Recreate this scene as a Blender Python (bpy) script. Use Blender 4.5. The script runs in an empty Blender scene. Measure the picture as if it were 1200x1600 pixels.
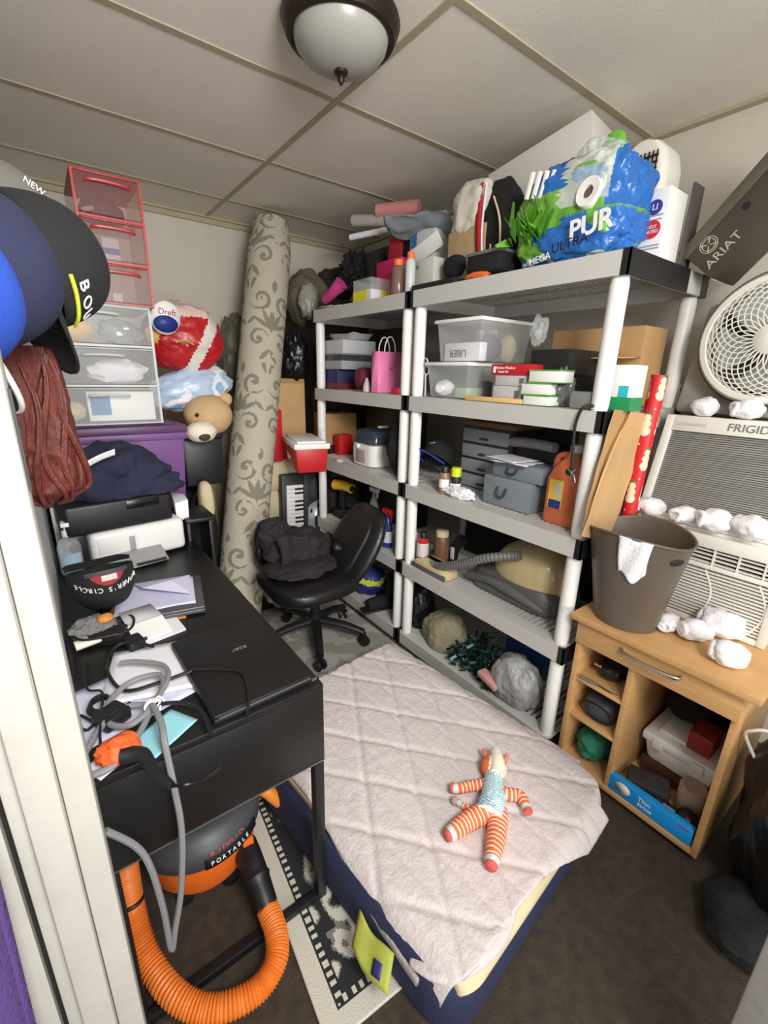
import bpy, bmesh, math, random
from mathutils import Vector as V, Matrix as M, noise
random.seed(7)
COL = bpy.context.scene.collection
PI = math.pi
# ---------- camera model (fitted to the photograph; world in metres, floor z=0, Y into the room, X to the right wall)
F = 693.5; CZ = 1.42
RR = M(((0.80238149, -0.59630393, 0.02460812), (-0.1578687, -0.25182958, -0.95480853), (0.57555314, 0.76223584, -0.29620112)))
RT = RR.transposed()
def ray(u, v): return RT @ V(((u - 600) / F, (v - 800) / F, 1))
def PX(u, v, x): d = ray(u, v); d *= x / d.x; return V((d.x, d.y, d.z + CZ))
def PY(u, v, y): d = ray(u, v); d *= y / d.y; return V((d.x, d.y, d.z + CZ))
def PZ(u, v, z): d = ray(u, v); d *= (z - CZ) / d.z; return V((d.x, d.y, z))
def HZ(P, u, v):
    d = ray(u, v); t = (P.x * d.x + P.y * d.y) / (d.x * d.x + d.y * d.y); return CZ + t * d.z - P.z
def PDIST(u, v, P):  # point on the pixel's ray at the depth of P
    d = ray(u, v); return d * ((RR @ (P - V((0, 0, CZ)))).z) + V((0, 0, CZ))
# ---------- materials
def lin(c): return tuple((x / 255 / 12.92 if x / 255 <= .04045 else ((x / 255 + .055) / 1.055) ** 2.4) for x in c[:3])
MATS = {}
def mat(name, col=(200, 200, 200), rough=.6, metal=0, bump=0, bscale=60, var=0, vscale=6, alpha=1, spec=.5, vcol=False, coat=0, col2=None, trans=0, stretch=None):
    if name in MATS: return MATS[name]
    m = bpy.data.materials.new(name); m.use_nodes = True; nt = m.node_tree; N = nt.nodes; L = nt.links
    p = N['Principled BSDF']; MATS[name] = m
    p.inputs['Roughness'].default_value = rough; p.inputs['Metallic'].default_value = metal
    p.inputs['Specular IOR Level'].default_value = spec; p.inputs['Alpha'].default_value = alpha
    p.inputs['Coat Weight'].default_value = coat; p.inputs['Transmission Weight'].default_value = trans
    tc = N.new('ShaderNodeTexCoord'); src = tc.outputs['Object']
    if stretch:
        mp = N.new('ShaderNodeMapping'); mp.inputs['Scale'].default_value = stretch; L.new(src, mp.inputs['Vector']); src = mp.outputs['Vector']
    c = lin(col)
    if vcol:
        a = N.new('ShaderNodeVertexColor'); a.layer_name = 'Col'; L.new(a.outputs['Color'], p.inputs['Base Color'])
    elif var or col2:
        n = N.new('ShaderNodeTexNoise'); n.inputs['Scale'].default_value = vscale; n.inputs['Detail'].default_value = 5; L.new(src, n.inputs['Vector'])
        r = N.new('ShaderNodeValToRGB'); r.color_ramp.elements[0].position = .32; r.color_ramp.elements[1].position = .68
        c2 = lin(col2) if col2 else tuple(min(1, x * (1 + var)) for x in c); c1 = c if col2 else tuple(x * (1 - var) for x in c)
        r.color_ramp.elements[0].color = (*c1, 1); r.color_ramp.elements[1].color = (*c2, 1)
        L.new(n.outputs['Fac'], r.inputs['Fac']); L.new(r.outputs['Color'], p.inputs['Base Color'])
    else: p.inputs['Base Color'].default_value = (*c, 1)
    if bump:
        n = N.new('ShaderNodeTexNoise'); n.inputs['Scale'].default_value = bscale; n.inputs['Detail'].default_value = 4; L.new(src, n.inputs['Vector'])
        b = N.new('ShaderNodeBump'); b.inputs['Strength'].default_value = bump; b.inputs['Distance'].default_value = .01
        L.new(n.outputs['Fac'], b.inputs['Height']); L.new(b.outputs['Normal'], p.inputs['Normal'])
    return m
# ---------- mesh helpers
def NB(): return bmesh.new()
def box(bm, a, b, mt=None):
    x0, x1 = sorted((a[0], b[0])); y0, y1 = sorted((a[1], b[1])); z0, z1 = sorted((a[2], b[2]))
    P = [(x0, y0, z0), (x1, y0, z0), (x1, y1, z0), (x0, y1, z0), (x0, y0, z1), (x1, y0, z1), (x1, y1, z1), (x0, y1, z1)]
    vs = [bm.verts.new(mt @ V(p) if mt else p) for p in P]
    for f in ((3, 2, 1, 0), (4, 5, 6, 7), (0, 1, 5, 4), (1, 2, 6, 5), (2, 3, 7, 6), (3, 0, 4, 7)): bm.faces.new([vs[i] for i in f])
    return vs
def hexa(bm, P):
    vs = [bm.verts.new(p) for p in P]
    for f in ((3, 2, 1, 0), (4, 5, 6, 7), (0, 1, 5, 4), (1, 2, 6, 5), (2, 3, 7, 6), (3, 0, 4, 7)): bm.faces.new([vs[i] for i in f])
def tbox(bm, c, w, d, h, t=1.0, mt=None):  # box standing on c, top scaled by t
    P = [(-w / 2, -d / 2, 0), (w / 2, -d / 2, 0), (w / 2, d / 2, 0), (-w / 2, d / 2, 0)]
    P += [(x * t, y * t, h) for x, y, _ in P]; P = [V(p) + V(c) for p in P]
    hexa(bm, [mt @ p if mt else p for p in P])
def lathe(bm, prof, n=28, mt=None, cap=True, sx=1, sy=1):
    rings = []
    for r, z in prof:
        rings.append([bm.verts.new((mt or M()) @ V((r * sx * math.cos(2 * PI * i / n), r * sy * math.sin(2 * PI * i / n), z))) for i in range(n)])
    for a, b in zip(rings, rings[1:]):
        for i in range(n): bm.faces.new((a[i], a[(i + 1) % n], b[(i + 1) % n], b[i]))
    if cap: bm.faces.new(rings[0][::-1]); bm.faces.new(rings[-1])
def cr(pts, res):
    pts = [V(p) for p in pts]
    if res <= 1 or len(pts) < 3: return pts
    out = []
    for i in range(len(pts) - 1):
        p0 = pts[max(i - 1, 0)]; p1 = pts[i]; p2 = pts[i + 1]; p3 = pts[min(i + 2, len(pts) - 1)]
        for k in range(res):
            t = k / res
            out.append(.5 * ((2 * p1) + (p2 - p0) * t + (2 * p0 - 5 * p1 + 4 * p2 - p3) * t * t + (3 * p1 - p0 - 3 * p2 + p3) * t ** 3))
    return out + [pts[-1]]
def tube(bm, pts, r, n=8, res=5, closed=False, flat=1.0, up=None):
    P = cr(pts + [pts[0]], res)[:-1] if closed else cr(pts, res)
    m = len(P); rings = []; nrm = None
    for i, p in enumerate(P):
        a = P[(i - 1) % m] if closed or i else p; b = P[(i + 1) % m] if closed or i < m - 1 else p
        t = (b - a); t = t.normalized() if t.length > 1e-9 else V((0, 0, 1))
        if nrm is None: nrm = (V(up) if up else (V((0, 0, 1)) if abs(t.z) < .9 else V((1, 0, 0))))
        nrm = (nrm - t * nrm.dot(t)); nrm = nrm.normalized() if nrm.length > 1e-6 else t.orthogonal().normalized()
        bi = t.cross(nrm)
        rr = r(i / max(1, m - 1)) if callable(r) else r
        rings.append([bm.verts.new(p + nrm * (rr * flat * math.cos(2 * PI * k / n)) + bi * (rr * math.sin(2 * PI * k / n))) for k in range(n)])
    for i in range(m if closed else m - 1):
        a = rings[i]; b = rings[(i + 1) % m]
        for k in range(n): bm.faces.new((a[k], a[(k + 1) % n], b[(k + 1) % n], b[k]))
    if not closed: bm.faces.new(rings[0][::-1]); bm.faces.new(rings[-1])
    return P
def bar(bm, a, b, w, h=None, up=(0, 0, 1)):
    a = V(a); b = V(b); t = (b - a).normalized(); u = V(up); u = u - t * u.dot(t)
    u = u.normalized() if u.length > 1e-5 else t.orthogonal().normalized()
    s = t.cross(u) * (w / 2); u = u * ((h or w) / 2)
    hexa(bm, [a - s - u, a + s - u, b + s - u, b - s - u, a - s + u, a + s + u, b + s + u, b - s + u])
def grid(bm, fn, nu, nv):
    vs = [[bm.verts.new(fn(i / nu, j / nv)) for j in range(nv + 1)] for i in range(nu + 1)]
    for i in range(nu):
        for j in range(nv): bm.faces.new((vs[i][j], vs[i + 1][j], vs[i + 1][j + 1], vs[i][j + 1]))
def blob(bm, c, r, seed=0, amp=.15, freq=2.0, sub=4, zmin=None, mt=None, ridge=0, rf=3, sq=1.0):
    g = bmesh.ops.create_icosphere(bm, subdivisions=sub, radius=1)['verts']; c = V(c); s = V((seed * 3.7, seed * 1.3, seed * 2.1))
    for v in g:
        d = v.co.normalized()
        if sq != 1.0: d = V([math.copysign(abs(k) ** sq, k) for k in d])
        k = 1 + amp * noise.noise(d * freq + s)
        if ridge: k += ridge * (abs(noise.noise(d * rf + s * 2)) * 2 - .5) + ridge * .5 * (abs(noise.noise(d * rf * 2.3 + s)) * 2 - .5)
        q = V((d.x * r[0], d.y * r[1], d.z * r[2])) * k
        if mt: q = mt @ q
        q = q + c
        if zmin is not None and q.z < zmin: q.z = zmin
        v.co = q
def paint(bm, fn):
    l = bm.loops.layers.float_color.get('Col') or bm.loops.layers.float_color.new('Col')
    for f in bm.faces:
        c = fn(f.calc_center_median(), f); c = (*lin(c), 1)
        for lp in f.loops: lp[l] = c
def tr(loc=(0, 0, 0), rz=0, rx=0, ry=0, s=None):
    m = M.Translation(loc) @ M.Rotation(rz, 4, 'Z') @ M.Rotation(ry, 4, 'Y') @ M.Rotation(rx, 4, 'X')
    return m @ M.Diagonal((*s, 1)) if s else m
def pl(o, x, y):  # frame: origin, x direction, y direction
    x = V(x).normalized(); y = V(y); y = (y - x * y.dot(x)).normalized(); z = x.cross(y)
    m = M.Identity(4)
    for i in range(3): m[i][0] = x[i]; m[i][1] = y[i]; m[i][2] = z[i]; m[i][3] = o[i]
    return m
ROOT = {}
def thing(name, label, cat, loc=(0, 0, 0), group=None, rz=0, mt=None):
    o = bpy.data.objects.new(name, None); COL.objects.link(o); o.empty_display_size = .05
    m = mt if mt else tr(loc, rz); o.matrix_world = m; ROOT[o.name] = m.copy()
    o['label'] = label; o['category'] = cat
    if group: o['group'] = group
    return o
def mk(name, bm, m, par=None, w=True, smooth=40, bevel=0, seg=2, solid=0, sub=0, label=None, off=-1, mt=None):
    if mt: bmesh.ops.transform(bm, matrix=mt, verts=bm.verts)
    r = par
    while r is not None and r.parent is not None: r = r.parent
    if r is not None and w: bmesh.ops.transform(bm, matrix=ROOT[r.name].inverted(), verts=bm.verts)
    bm.normal_update()
    if bevel:
        es = [e for e in bm.edges if len(e.link_faces) == 2 and e.calc_face_angle(0) > .5]
        bmesh.ops.bevel(bm, geom=es, offset=bevel, segments=seg, profile=.5, affect='EDGES', clamp_overlap=True)
    bmesh.ops.recalc_face_normals(bm, faces=bm.faces)
    th = math.radians(smooth)
    for f in bm.faces: f.smooth = smooth > 0
    for e in bm.edges: e.smooth = not (len(e.link_faces) == 2 and e.calc_face_angle(0) > th)
    me = bpy.data.meshes.new(name); bm.to_mesh(me); bm.free()
    o = bpy.data.objects.new(name, me); COL.objects.link(o); me.materials.append(m)
    if par is not None: o.parent = par
    if solid:
        s = o.modifiers.new('Solidify', 'SOLIDIFY'); s.thickness = solid; s.offset = off
    if sub:
        s = o.modifiers.new('Subsurf', 'SUBSURF'); s.levels = sub; s.render_levels = sub
    if label: o['label'] = label
    return o
def solo(name, bm, m, label, cat, group=None, **k):
    xs = [v.co for v in bm.verts]
    lo = V((min(v.x for v in xs), min(v.y for v in xs), min(v.z for v in xs))); hi = V((max(v.x for v in xs), max(v.y for v in xs), max(v.z for v in xs)))
    c = V(((lo.x + hi.x) / 2, (lo.y + hi.y) / 2, lo.z))
    bmesh.ops.translate(bm, vec=-c, verts=bm.verts)
    o = mk(name, bm, m, **k); o.location = c; ROOT[o.name] = M.Translation(c)
    o['label'] = label; o['category'] = cat
    if group: o['group'] = group
    return o
def struct(name, bm, m, par=None, **k):
    o = mk(name, bm, m, par, w=False, **k)
    if par is None: o['kind'] = 'structure'
    return o
def text(s, size, mt, par, m, name='lettering', ext=.0006, squash=1, label=None, font_shear=0, bold=0):
    cu = bpy.data.curves.new('t', 'FONT'); cu.body = s; cu.size = size; cu.extrude = ext; cu.align_x = 'CENTER'; cu.align_y = 'CENTER'; cu.shear = font_shear; cu.offset = bold
    ob = bpy.data.objects.new('t', cu); COL.objects.link(ob); bpy.context.view_layer.update()
    me = bpy.data.meshes.new_from_object(ob.evaluated_get(bpy.context.evaluated_depsgraph_get()))
    bm = NB(); bm.from_mesh(me); bpy.data.objects.remove(ob); bpy.data.curves.remove(cu); bpy.data.meshes.remove(me)
    bmesh.ops.transform(bm, matrix=mt @ M.Diagonal((squash, 1, 1, 1)), verts=bm.verts)
    return mk(name, bm, m, par, smooth=0, label=label)
def B1(*boxes, mt=None):
    bm = NB()
    for a, b in boxes: box(bm, a, b, mt)
    return bm
def pbox(bl, br, tl, z, depth):
    """box frame from three pixels: bottom front corners on the surface z and the top of the first; returns frame, width, height"""
    a = PZ(*bl, z); b = PZ(*br, z); h = HZ(a, *tl); x = (b - a); w = x.length
    return pl(a, x, V((0, 0, 1)).cross(x)), w, h
# ---------- palette
white_paint = mat('white_paint', (176, 173, 165), .5, bump=.15, bscale=25, var=.05, vscale=9)
wall_paint = mat('wall_paint', (205, 198, 184), .75, bump=.1, bscale=30, var=.05, vscale=3)
blue_wall = mat('pale_blue_wall', (206, 212, 212), .7, bump=.1, bscale=30, var=.06, vscale=4)
ceil_tile = mat('ceiling_tile', (236, 229, 216), .9, bump=.12, bscale=260, var=.03, vscale=4)
tbar = mat('grid_metal', (176, 163, 138), .5)
carpet = mat('brown_carpet', (66, 56, 46), .95, bump=.5, bscale=300, var=.25, vscale=30)
shelf_p = mat('grey_shelf_plastic', (194, 192, 187), .45, bump=.04, bscale=200)
black_p = mat('black_plastic', (24, 24, 26), .45)
black_gloss = mat('black_gloss', (14, 14, 16), .22)
black_cloth = mat('black_cloth', (20, 20, 22), .9, bump=.4, bscale=80)
desk_black = mat('black_brown_desk', (22, 21, 21), .42, bump=.02, bscale=150, var=.1, vscale=30)
beech = mat('beech_wood', (203, 158, 104), .45, var=.1, vscale=5, bump=.03, bscale=60, stretch=(2, 1.2, 18))
ac_white = mat('off_white_plastic', (226, 223, 212), .45)
white_p = mat('white_plastic', (235, 234, 230), .4)
white_cloth = mat('white_cotton', (240, 238, 242), .9, bump=.3, bscale=140)
paper = mat('white_paper', (232, 230, 236), .8)
card = mat('cardboard', (176, 138, 92), .85, var=.08, vscale=6)
kraft = mat('kraft_paper', (196, 158, 110), .8, var=.08, vscale=5, bump=.1, bscale=30)
clear = mat('clear_plastic', (225, 228, 228), .25, alpha=.28)
frost = mat('frosted_plastic', (215, 218, 216), .35, alpha=.45)
chrome = mat('chrome', (200, 200, 200), .25, metal=1)
steel = mat('grey_steel', (150, 150, 150), .35, metal=.8)
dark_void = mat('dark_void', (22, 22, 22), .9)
grey_p = mat('grey_plastic', (110, 112, 114), .5)
cream = mat('cream_foam', (206, 192, 156), .9, bump=.15, bscale=40, var=.05, vscale=8)
# ---------- room shell: left wall x=-0.06, right wall 2.14, back wall 3.32, ceiling 2.36
CH = 2.36
def rect(x0, y0, z0, x1, y1, z1): return B1(((x0, y0, z0), (x1, y1, z1)))
struct('floor', rect(-1.6, -2.2, -.1, 2.3, 3.45, 0), carpet)
struct('wall_left', rect(-.16, .55, 0, -.06, 3.42, CH + .1), blue_wall)
struct('wall_back', rect(-.06, 3.34, 0, 2.24, 3.44, CH + .1), wall_paint)
struct('wall_right', rect(2.16, -.1, 0, 2.26, 3.42, CH + .1), wall_paint)
# ceiling tiles between the bars of a dropped grid
bm = NB(); struct('ceiling', rect(-.3, -.25, CH, 2.3, 3.45, CH + .08), ceil_tile)
bars = []
xg = 1.02; ys = [.49, 1.105, 1.7, 2.33, 2.95]
bm = NB(); box(bm, (xg - .012, -.2, CH - .004), (xg + .012, 3.3, CH)); struct('trim_1', bm, tbar)
for i, y in enumerate(ys):
    bm = NB(); box(bm, (-.06, y - .012, CH - .0035), (2.16, y + .012, CH + .001)); struct('trim_%d' % (i + 2), bm, tbar)
bm = NB(); box(bm, (-.06, 3.30, CH - .012), (2.16, 3.34, CH)); box(bm, (-.06, 3.32, CH - .04), (2.16, 3.34, CH)); struct('trim_7', bm, tbar)
bm = NB(); box(bm, (2.125, -.1, CH - .012), (2.16, 3.3, CH)); struct('trim_8', bm, tbar)
# left door casing (stepped, chipped white paint), the gap beside it and the next board
cy = .50
bm = NB()
box(bm, (-.052, cy, 0), (-.024, cy + .05, 2.1)); box(bm, (-.084, cy - .012, 0), (-.0525, cy + .05, 2.1)); box(bm, (-.099, cy, 0), (-.0845, cy + .05, 2.1))
struct('door_1', bm, white_paint, bevel=.003)
bm = NB(); box(bm, (-.24, cy + .0, 0), (-.105, cy + .05, 2.36)); struct('wall_entry', bm, white_paint)
bm = NB(); box(bm, (-.105, cy + .012, 0), (-.099, cy + .05, 2.1)); struct('trim_9', bm, dark_void)
bm = NB(); box(bm, (-.0243, cy + .012, 1.31), (-.0215, cy + .022, 1.40)); struct('trim_10', bm, black_p)
# white door frame on the right of the doorway
bm = NB(); box(bm, (.80, -.13, 0), (.86, .005, 2.1)); struct('door_2', bm, white_paint, bevel=.004)
# ---------- ceiling lamp
lc = PZ(533, 118, 2.235); lc.z = CH
T = thing('ceiling_lamp', 'round ceiling lamp with frosted glass bowl, bronze rim and finial', 'ceiling light', lc)
bronze = mat('bronze', (52, 40, 34), .4, metal=.6)
bm = NB(); lathe(bm, [(.02, 0), (.162, 0), (.166, -.012), (.158, -.034), (.150, -.046), (.14, -.048), (.13, -.04), (.02, -.03)], 48); mk('rim', bm, bronze, T, w=False)
bm = NB(); lathe(bm, [(.1, -.03), (.134, -.042), (.128, -.062), (.108, -.085), (.078, -.102), (.045, -.112), (.015, -.116)], 48)
mk('glass_bowl', bm, mat('frosted_glass', (158, 157, 150), .3, bump=.05, bscale=20), T, w=False)
bm = NB(); lathe(bm, [(.004, -.108), (.020, -.114), (.019, -.122), (.009, -.128), (.0105, -.136), (.005, -.146), (.001, -.15)], 20); mk('finial', bm, bronze, T, w=False)
# ---------- shelving units
SZ = [.08, .49, .905, 1.327, 1.77]; XS = 1.36; DP = .56
def shelf_unit(y0, y1, label, capfull):
    T = thing('shelving_unit', label, 'shelf', (XS + DP / 2, (y0 + y1) / 2, 0), group='grey plastic shelving units along the right wall')
    x0, x1 = XS, XS + DP
    for k, z in enumerate(SZ):
        bm = NB(); h = .066
        box(bm, (x0, y0, z - h), (x0 + .012, y1, z)); box(bm, (x1 - .012, y0, z - h), (x1, y1, z))
        box(bm, (x0, y0, z - h), (x1, y0 + .012, z)); box(bm, (x0, y1 - .012, z - h), (x1, y1, z))
        xs = [x0, x0 + .06, x0 + .20, x0 + .25, x0 + .34, x0 + .39, x0 + .5, x1]
        xs[0] += .0115; xs[-1] -= .0115; ya0 = y0 + .0115; yb0 = y1 - .0115
        for a, b in ((0, 1), (2, 3), (4, 5), (6, 7)): box(bm, (xs[a], ya0, z - .012), (xs[b], yb0, z - .0006))
        n = int((y1 - y0) / .026)
        for a, b in ((1, 2), (3, 4), (5, 6)):
            for i in range(n):
                y = y0 + .03 + (y1 - y0 - .06) * (i + .5) / n
                box(bm, (xs[a] - .002, y - .0068, z - .0115), (xs[b] + .002, y + .0068, z - .001))
            box(bm, (xs[a], ya0, z - .0115), (xs[b], y0 + .03, z - .0012)); box(bm, (xs[a], y1 - .03, z - .0115), (xs[b], yb0, z - .0012))
        mk('shelf_board', bm, shelf_p, T, smooth=20)
        e = .0012
        for (xa, sx) in ((x0, 1), (x1, -1)):
            for (ya, sy) in ((y0, 1), (y1, -1)):
                L = (.40 if k == 4 else .12) if capfull and sy == 1 and sx == 1 else .05
                bm = NB()
                box(bm, (xa - sx * e, ya - sy * e, z - h - e), (xa + sx * L, ya + sy * .004, z + e))
                box(bm, (xa - sx * e, ya - sy * e, z - h - e), (xa + sx * .004, ya + sy * .022, z + e))
                mk('corner_cap', bm, black_p, T, smooth=20)
    for px in (x0 + .036, x1 - .036):
        for py in (y0 + .036, y1 - .036):
            bm = NB()
            for a, b in zip([0] + SZ, [SZ[0] - .06] + [s - .066 for s in SZ[1:]]):
                if b > a: lathe(bm, [(.024, a), (.0265, a + .02), (.0265, b - .02), (.024, b)] if b - a > .05 else [(.0265, a), (.0265, b)], 18, tr((px, py, 0)))
            mk('post', bm, white_p, T)
    return T
shelf_unit(.705, 1.652, 'tall grey five tier plastic shelf nearest the cabinet, blue green bag on top', True)
shelf_unit(1.664, 2.565, 'far grey five tier plastic shelf by the back wall, holding the pink gift bag', False)
# ---------- bed: low mattress with a quilted pad
MW, ML = .392, .527
mm = tr((.812, .916, 0), math.radians(6.5))
def sq(u, a, b, r, n=40):  # rounded rectangle outline
    out = []
    for i, (cx, cy) in enumerate(((a - r, b - r), (-a + r, b - r), (-a + r, -b + r), (a - r, -b + r))):
        for k in range(n // 4 + 1):
            t = PI / 2 * (i + k / (n // 4)); out.append((cx + r * math.cos(t), cy + r * math.sin(t)))
    return out
def loft(bm, rows, mt=None, cap=True):
    rings = [[bm.verts.new((mt or M()) @ V(p)) for p in row] for row in rows]; n = len(rings[0])
    for a, b in zip(rings, rings[1:]):
        for i in range(n): bm.faces.new((a[i], a[(i + 1) % n], b[(i + 1) % n], b[i]))
    if cap: bm.faces.new(rings[0][::-1]); bm.faces.new(rings[-1])
T = thing('mattress', 'low navy sided cream mattress lying on the carpet under a pale quilted pad', 'mattress', mm @ V((0, 0, 0)))
navy_fab = mat('navy_fabric', (38, 44, 74), .85, bump=.2, bscale=120)
bm = NB(); loft(bm, [[(x, y, z) for x, y in sq(0, MW + g, ML + g, .1)] for z, g in ((.012, -.02), (.02, 0), (.06, .006), (.11, .005), (.15, 0), (.166, -.012))], mm); mk('side_panel', bm, navy_fab, T)
bm = NB(); loft(bm, [[(x, y, z) for x, y in [(max(x, -MW + .035), y) for x, y in sq(0, MW + g, ML + g, .1)]] for z, g in ((.140, .003), (.155, .007), (.170, .000), (.180, -.018), (.182, -.05))], mm); mk('cushion_core', bm, cream, T)
# green tag on the left flank near the front
lm = mat('lime_tag', (166, 172, 70), .6, var=.08, vscale=20)
bm = NB()
tagc = mm @ V((-MW - .006, -ML + .13, .115))
def tagf(u, v): return mm @ V((-MW - .010 - .050 * v - .01 * math.sin(u * 3), -ML + .17 + .125 * u - .03 * v, .128 - .040 * v + .004 * math.sin(u * 9)))
grid(bm, tagf, 12, 6); tg = mk('label_tag', bm, lm, T, solid=.003, label='lime green tag with a small blue square')
bm = NB(); grid(bm, lambda u, v: tagf(.18 + .2 * u, .42 + .4 * v) + V((-.004, -.002, .003)), 3, 3); sqr = mk('patch', bm, mat('tag_blue', (42, 44, 110), .6), tg, solid=.001)
# quilted pad
bm = NB()
def padf(u, v):
    xl = -MW - .012 + .05 * math.exp(-((v - .62) / .3) ** 2); x = xl + (MW + .048 - xl) * u
    f = -ML - .045 * min(1, max(0, (u - .45) / .2)) + .012 * math.exp(-((u - .22) / .16) ** 2) + .03 * max(0, .12 - u) / .12
    y = f + (ML - .03 - f) * v
    # height: flat top, falling over the edges
    ex = max(abs(x) - (MW - .05), 0); ey = max(-y - (ML - .02), 0); eb = 0
    z = .196 - (ex ** 2) * 14 * (1.6 if x < 0 else .28) - (ey ** 2) * 10
    cx = abs(x) - MW + .1; cyy = -y - ML + .1
    if cx > 0 and cyy > 0:
        rr = math.hypot(cx, cyy) - .1
        if rr > 0: k = .1 / (rr + .1) * (1 + .25 * rr / .1); x = math.copysign(MW - .1 + cx * k, x); y = -(ML - .1 + cyy * k); z -= rr * .22
    # quilting: big diamonds plus lengthwise seams
    s = .17; a = ((x * .9 + y * .62) / s) % 1; b = ((x * .9 - y * .62) / s) % 1; c = ((x + .02) / .085) % 1
    q = 0
    for k, wd, dp in ((a, .055, .0065), (b, .055, .0065), (c, .07, .0030)):
        d = min(k, 1 - k); q -= dp * math.exp(-(d / wd) ** 2)
    z += q + .0014 * noise.noise(V((x * 30, y * 30, 1))) + .005 * noise.noise(V((x * 5, y * 5, 5))) + .0010 * noise.noise(V((x * 75, y * 75, 3)))
    z = max(z, .06)
    return mm @ V((x, y, z))
grid(bm, padf, 130, 170)
solo('mattress_pad', bm, mat('quilted_cotton', (206, 196, 194), .95, bump=.3, bscale=110), 'pale quilted pad spread over the top of the low mattress', 'mattress pad', solid=.008, smooth=80)
# folded hem at the front left corner
bm = NB(); tube(bm, [mm @ V(p) for p in ((-MW + .0, -ML + .13, .150), (-MW + .035, -ML + .055, .168), (-MW + .12, -ML + .022, .176), (-MW + .20, -ML + .018, .176), (-MW + .27, -ML + .03, .174))], lambda t: .006 + .020 * math.sin(t * PI) ** .6, 12, 8, flat=.62)
for v in bm.verts: v.co += V((0, 0, .004)) * noise.noise(v.co * 40)
PADHEM = bm
mk('rolled_hem', bm, MATS['quilted_cotton'], bpy.data.objects['mattress_pad'], smooth=80)
# ---------- patterned rug under the desk and the mattress
bm = NB(); rw, rl = .66, .84
rm = tr((.276, .515, .002), math.radians(-4))
NR = 132; NL = 168
grid(bm, lambda u, v: V((rw * u, rl * v, .008)), NR, NL)
def rugc(c, f):
    x, y = c.x, c.y; d = min(x, y, rw - x, rl - y)
    ivory = (204, 198, 184); blk = (38, 38, 42); gry = (124, 122, 112)
    n = noise.noise(V((x * 14, y * 14, 2))) * .5 + noise.noise(V((x * 30, y * 30, 7))) * .3
    if d < .044: return ivory
    if d < .049: return blk
    if d < .066:
        t = (x if d in (y, rl - y) else y); return blk if int(t / .011) % 2 else ivory
    if d < .071: return blk
    k = math.sin((d * 60) + n * 7)
    if k > .42: return ivory
    if k > -.15: return gry
    return blk
paint(bm, rugc)
# side walls of the rug
o = solo('area_rug', (bmesh.ops.transform(bm, matrix=rm, verts=bm.verts), bm)[1], mat('rug_pile', vcol=True, rough=.95, bump=.3, bscale=300), 'ivory bordered black and grey patterned rug partly under the mattress', 'rug', solid=.008)
bm = NB(); grid(bm, lambda u, v: V((.42 + .92 * u, 1.50 + .88 * v, .011)), 92, 88)
paint(bm, lambda c, f: (176, 172, 164) if noise.noise(V((c.x * 9, c.y * 9, 0))) + .5 * noise.noise(V((c.x * 22, c.y * 22, 4))) > .05 else (150, 145, 137))
solo('area_rug', bm, MATS['rug_pile'], 'pale grey mottled rug under the office chair', 'rug', solid=.01)
# ---------- desk
DX0, DX1, DY0, DY1, DT = -.055, .424, .782, 1.96, .72
T = thing('desk', 'black desk with deep end panel and thin metal legs along the left wall', 'desk', ((DX0 + DX1) / 2, (DY0 + DY1) / 2, 0))
mk('desktop', B1(((DX0, DY0, DT - .018), (DX1, DY1, DT))), desk_black, T, bevel=.002)
mk('end_panel', B1(((DX0, DY0, .495), (DX1, DY0 + .016, DT - .0185))), desk_black, T, bevel=.0015)
mk('front_panel', B1(((DX1 - .016, DY0 + .02, .60), (DX1 - .002, DY1 - .02, DT - .0185))), desk_black, T, bevel=.0015)
mk('drawer_tray', B1(((DX0 + .01, DY0 + .0165, .50), (DX1 - .03, DY0 + .42, .515)), ((DX1 - .032, DY0 + .0165, .515), (DX1 - .03 + .0, DY0 + .42, DT - .02))), desk_black, T)
mk('edge_trim', B1(((DX0, DY0 - .001, .4925), (DX1, DY0 + .004, .4955))), steel, T)
for (x, y) in ((DX1 - .014, DY0 + .014), (DX1 - .014, DY1 - .014), (DX0 + .014, DY0 + .03), (DX0 + .014, DY1 - .014)):
    mk('leg', B1(((x - .013, y - .013, 0), (x + .013, y + .013, .495 if y < 1 else DT - .019))), black_p, T, bevel=.002)
for y in (DY0 + .014, DY1 - .014): mk('foot_rail', B1(((DX0 + .014, y - .012, .002), (DX1 - .014, y + .012, .026))), black_p, T, bevel=.002)
mk('raised_shelf', B1(((.395, 1.88, DT + .085), (.515, 2.09, DT + .10)), ((.40, 1.90, DT - .4), (.415, 2.08, DT + .085)), ((.49, 1.90, DT - .4), (.505, 2.08, DT + .085))), desk_black, T, bevel=.002)
# ---------- low beech cabinet on castor height base
KX, KY0, KY1, KT = 1.375, .198, .675, .655
T = thing('cabinet', 'small beech wood printer cabinet with open cubbies and a shallow drawer', 'cabinet', (KX + .2, (KY0 + KY1) / 2, 0))
KD = .42; t = .018
mk('top', B1(((KX - .035, KY0 - .035, KT - .024), (KX + KD + .02, KY1 + .02, KT))), beech, T, bevel=.006)
mk('side_panel', B1(((KX, KY0, .03), (KX + KD, KY0 + t, KT - .0245))), beech, T, bevel=.001)
mk('side_panel', B1(((KX, KY1 - t, .03), (KX + KD, KY1, KT - .0245))), beech, T, bevel=.001)
YD = .485
mk('divider', B1(((KX + .004, YD - t / 2, .05), (KX + KD, YD + t / 2, .545))), beech, T, bevel=.001)
mk('bottom_panel', B1(((KX, KY0 + t, .03), (KX + KD, KY1 - t, .05))), beech, T, bevel=.001)
mk('back_panel', B1(((KX + KD - .006, KY0 + t, .05), (KX + KD, KY1 - t, KT - .0245))), mat('dark_back', (70, 55, 40), .8), T)
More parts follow.
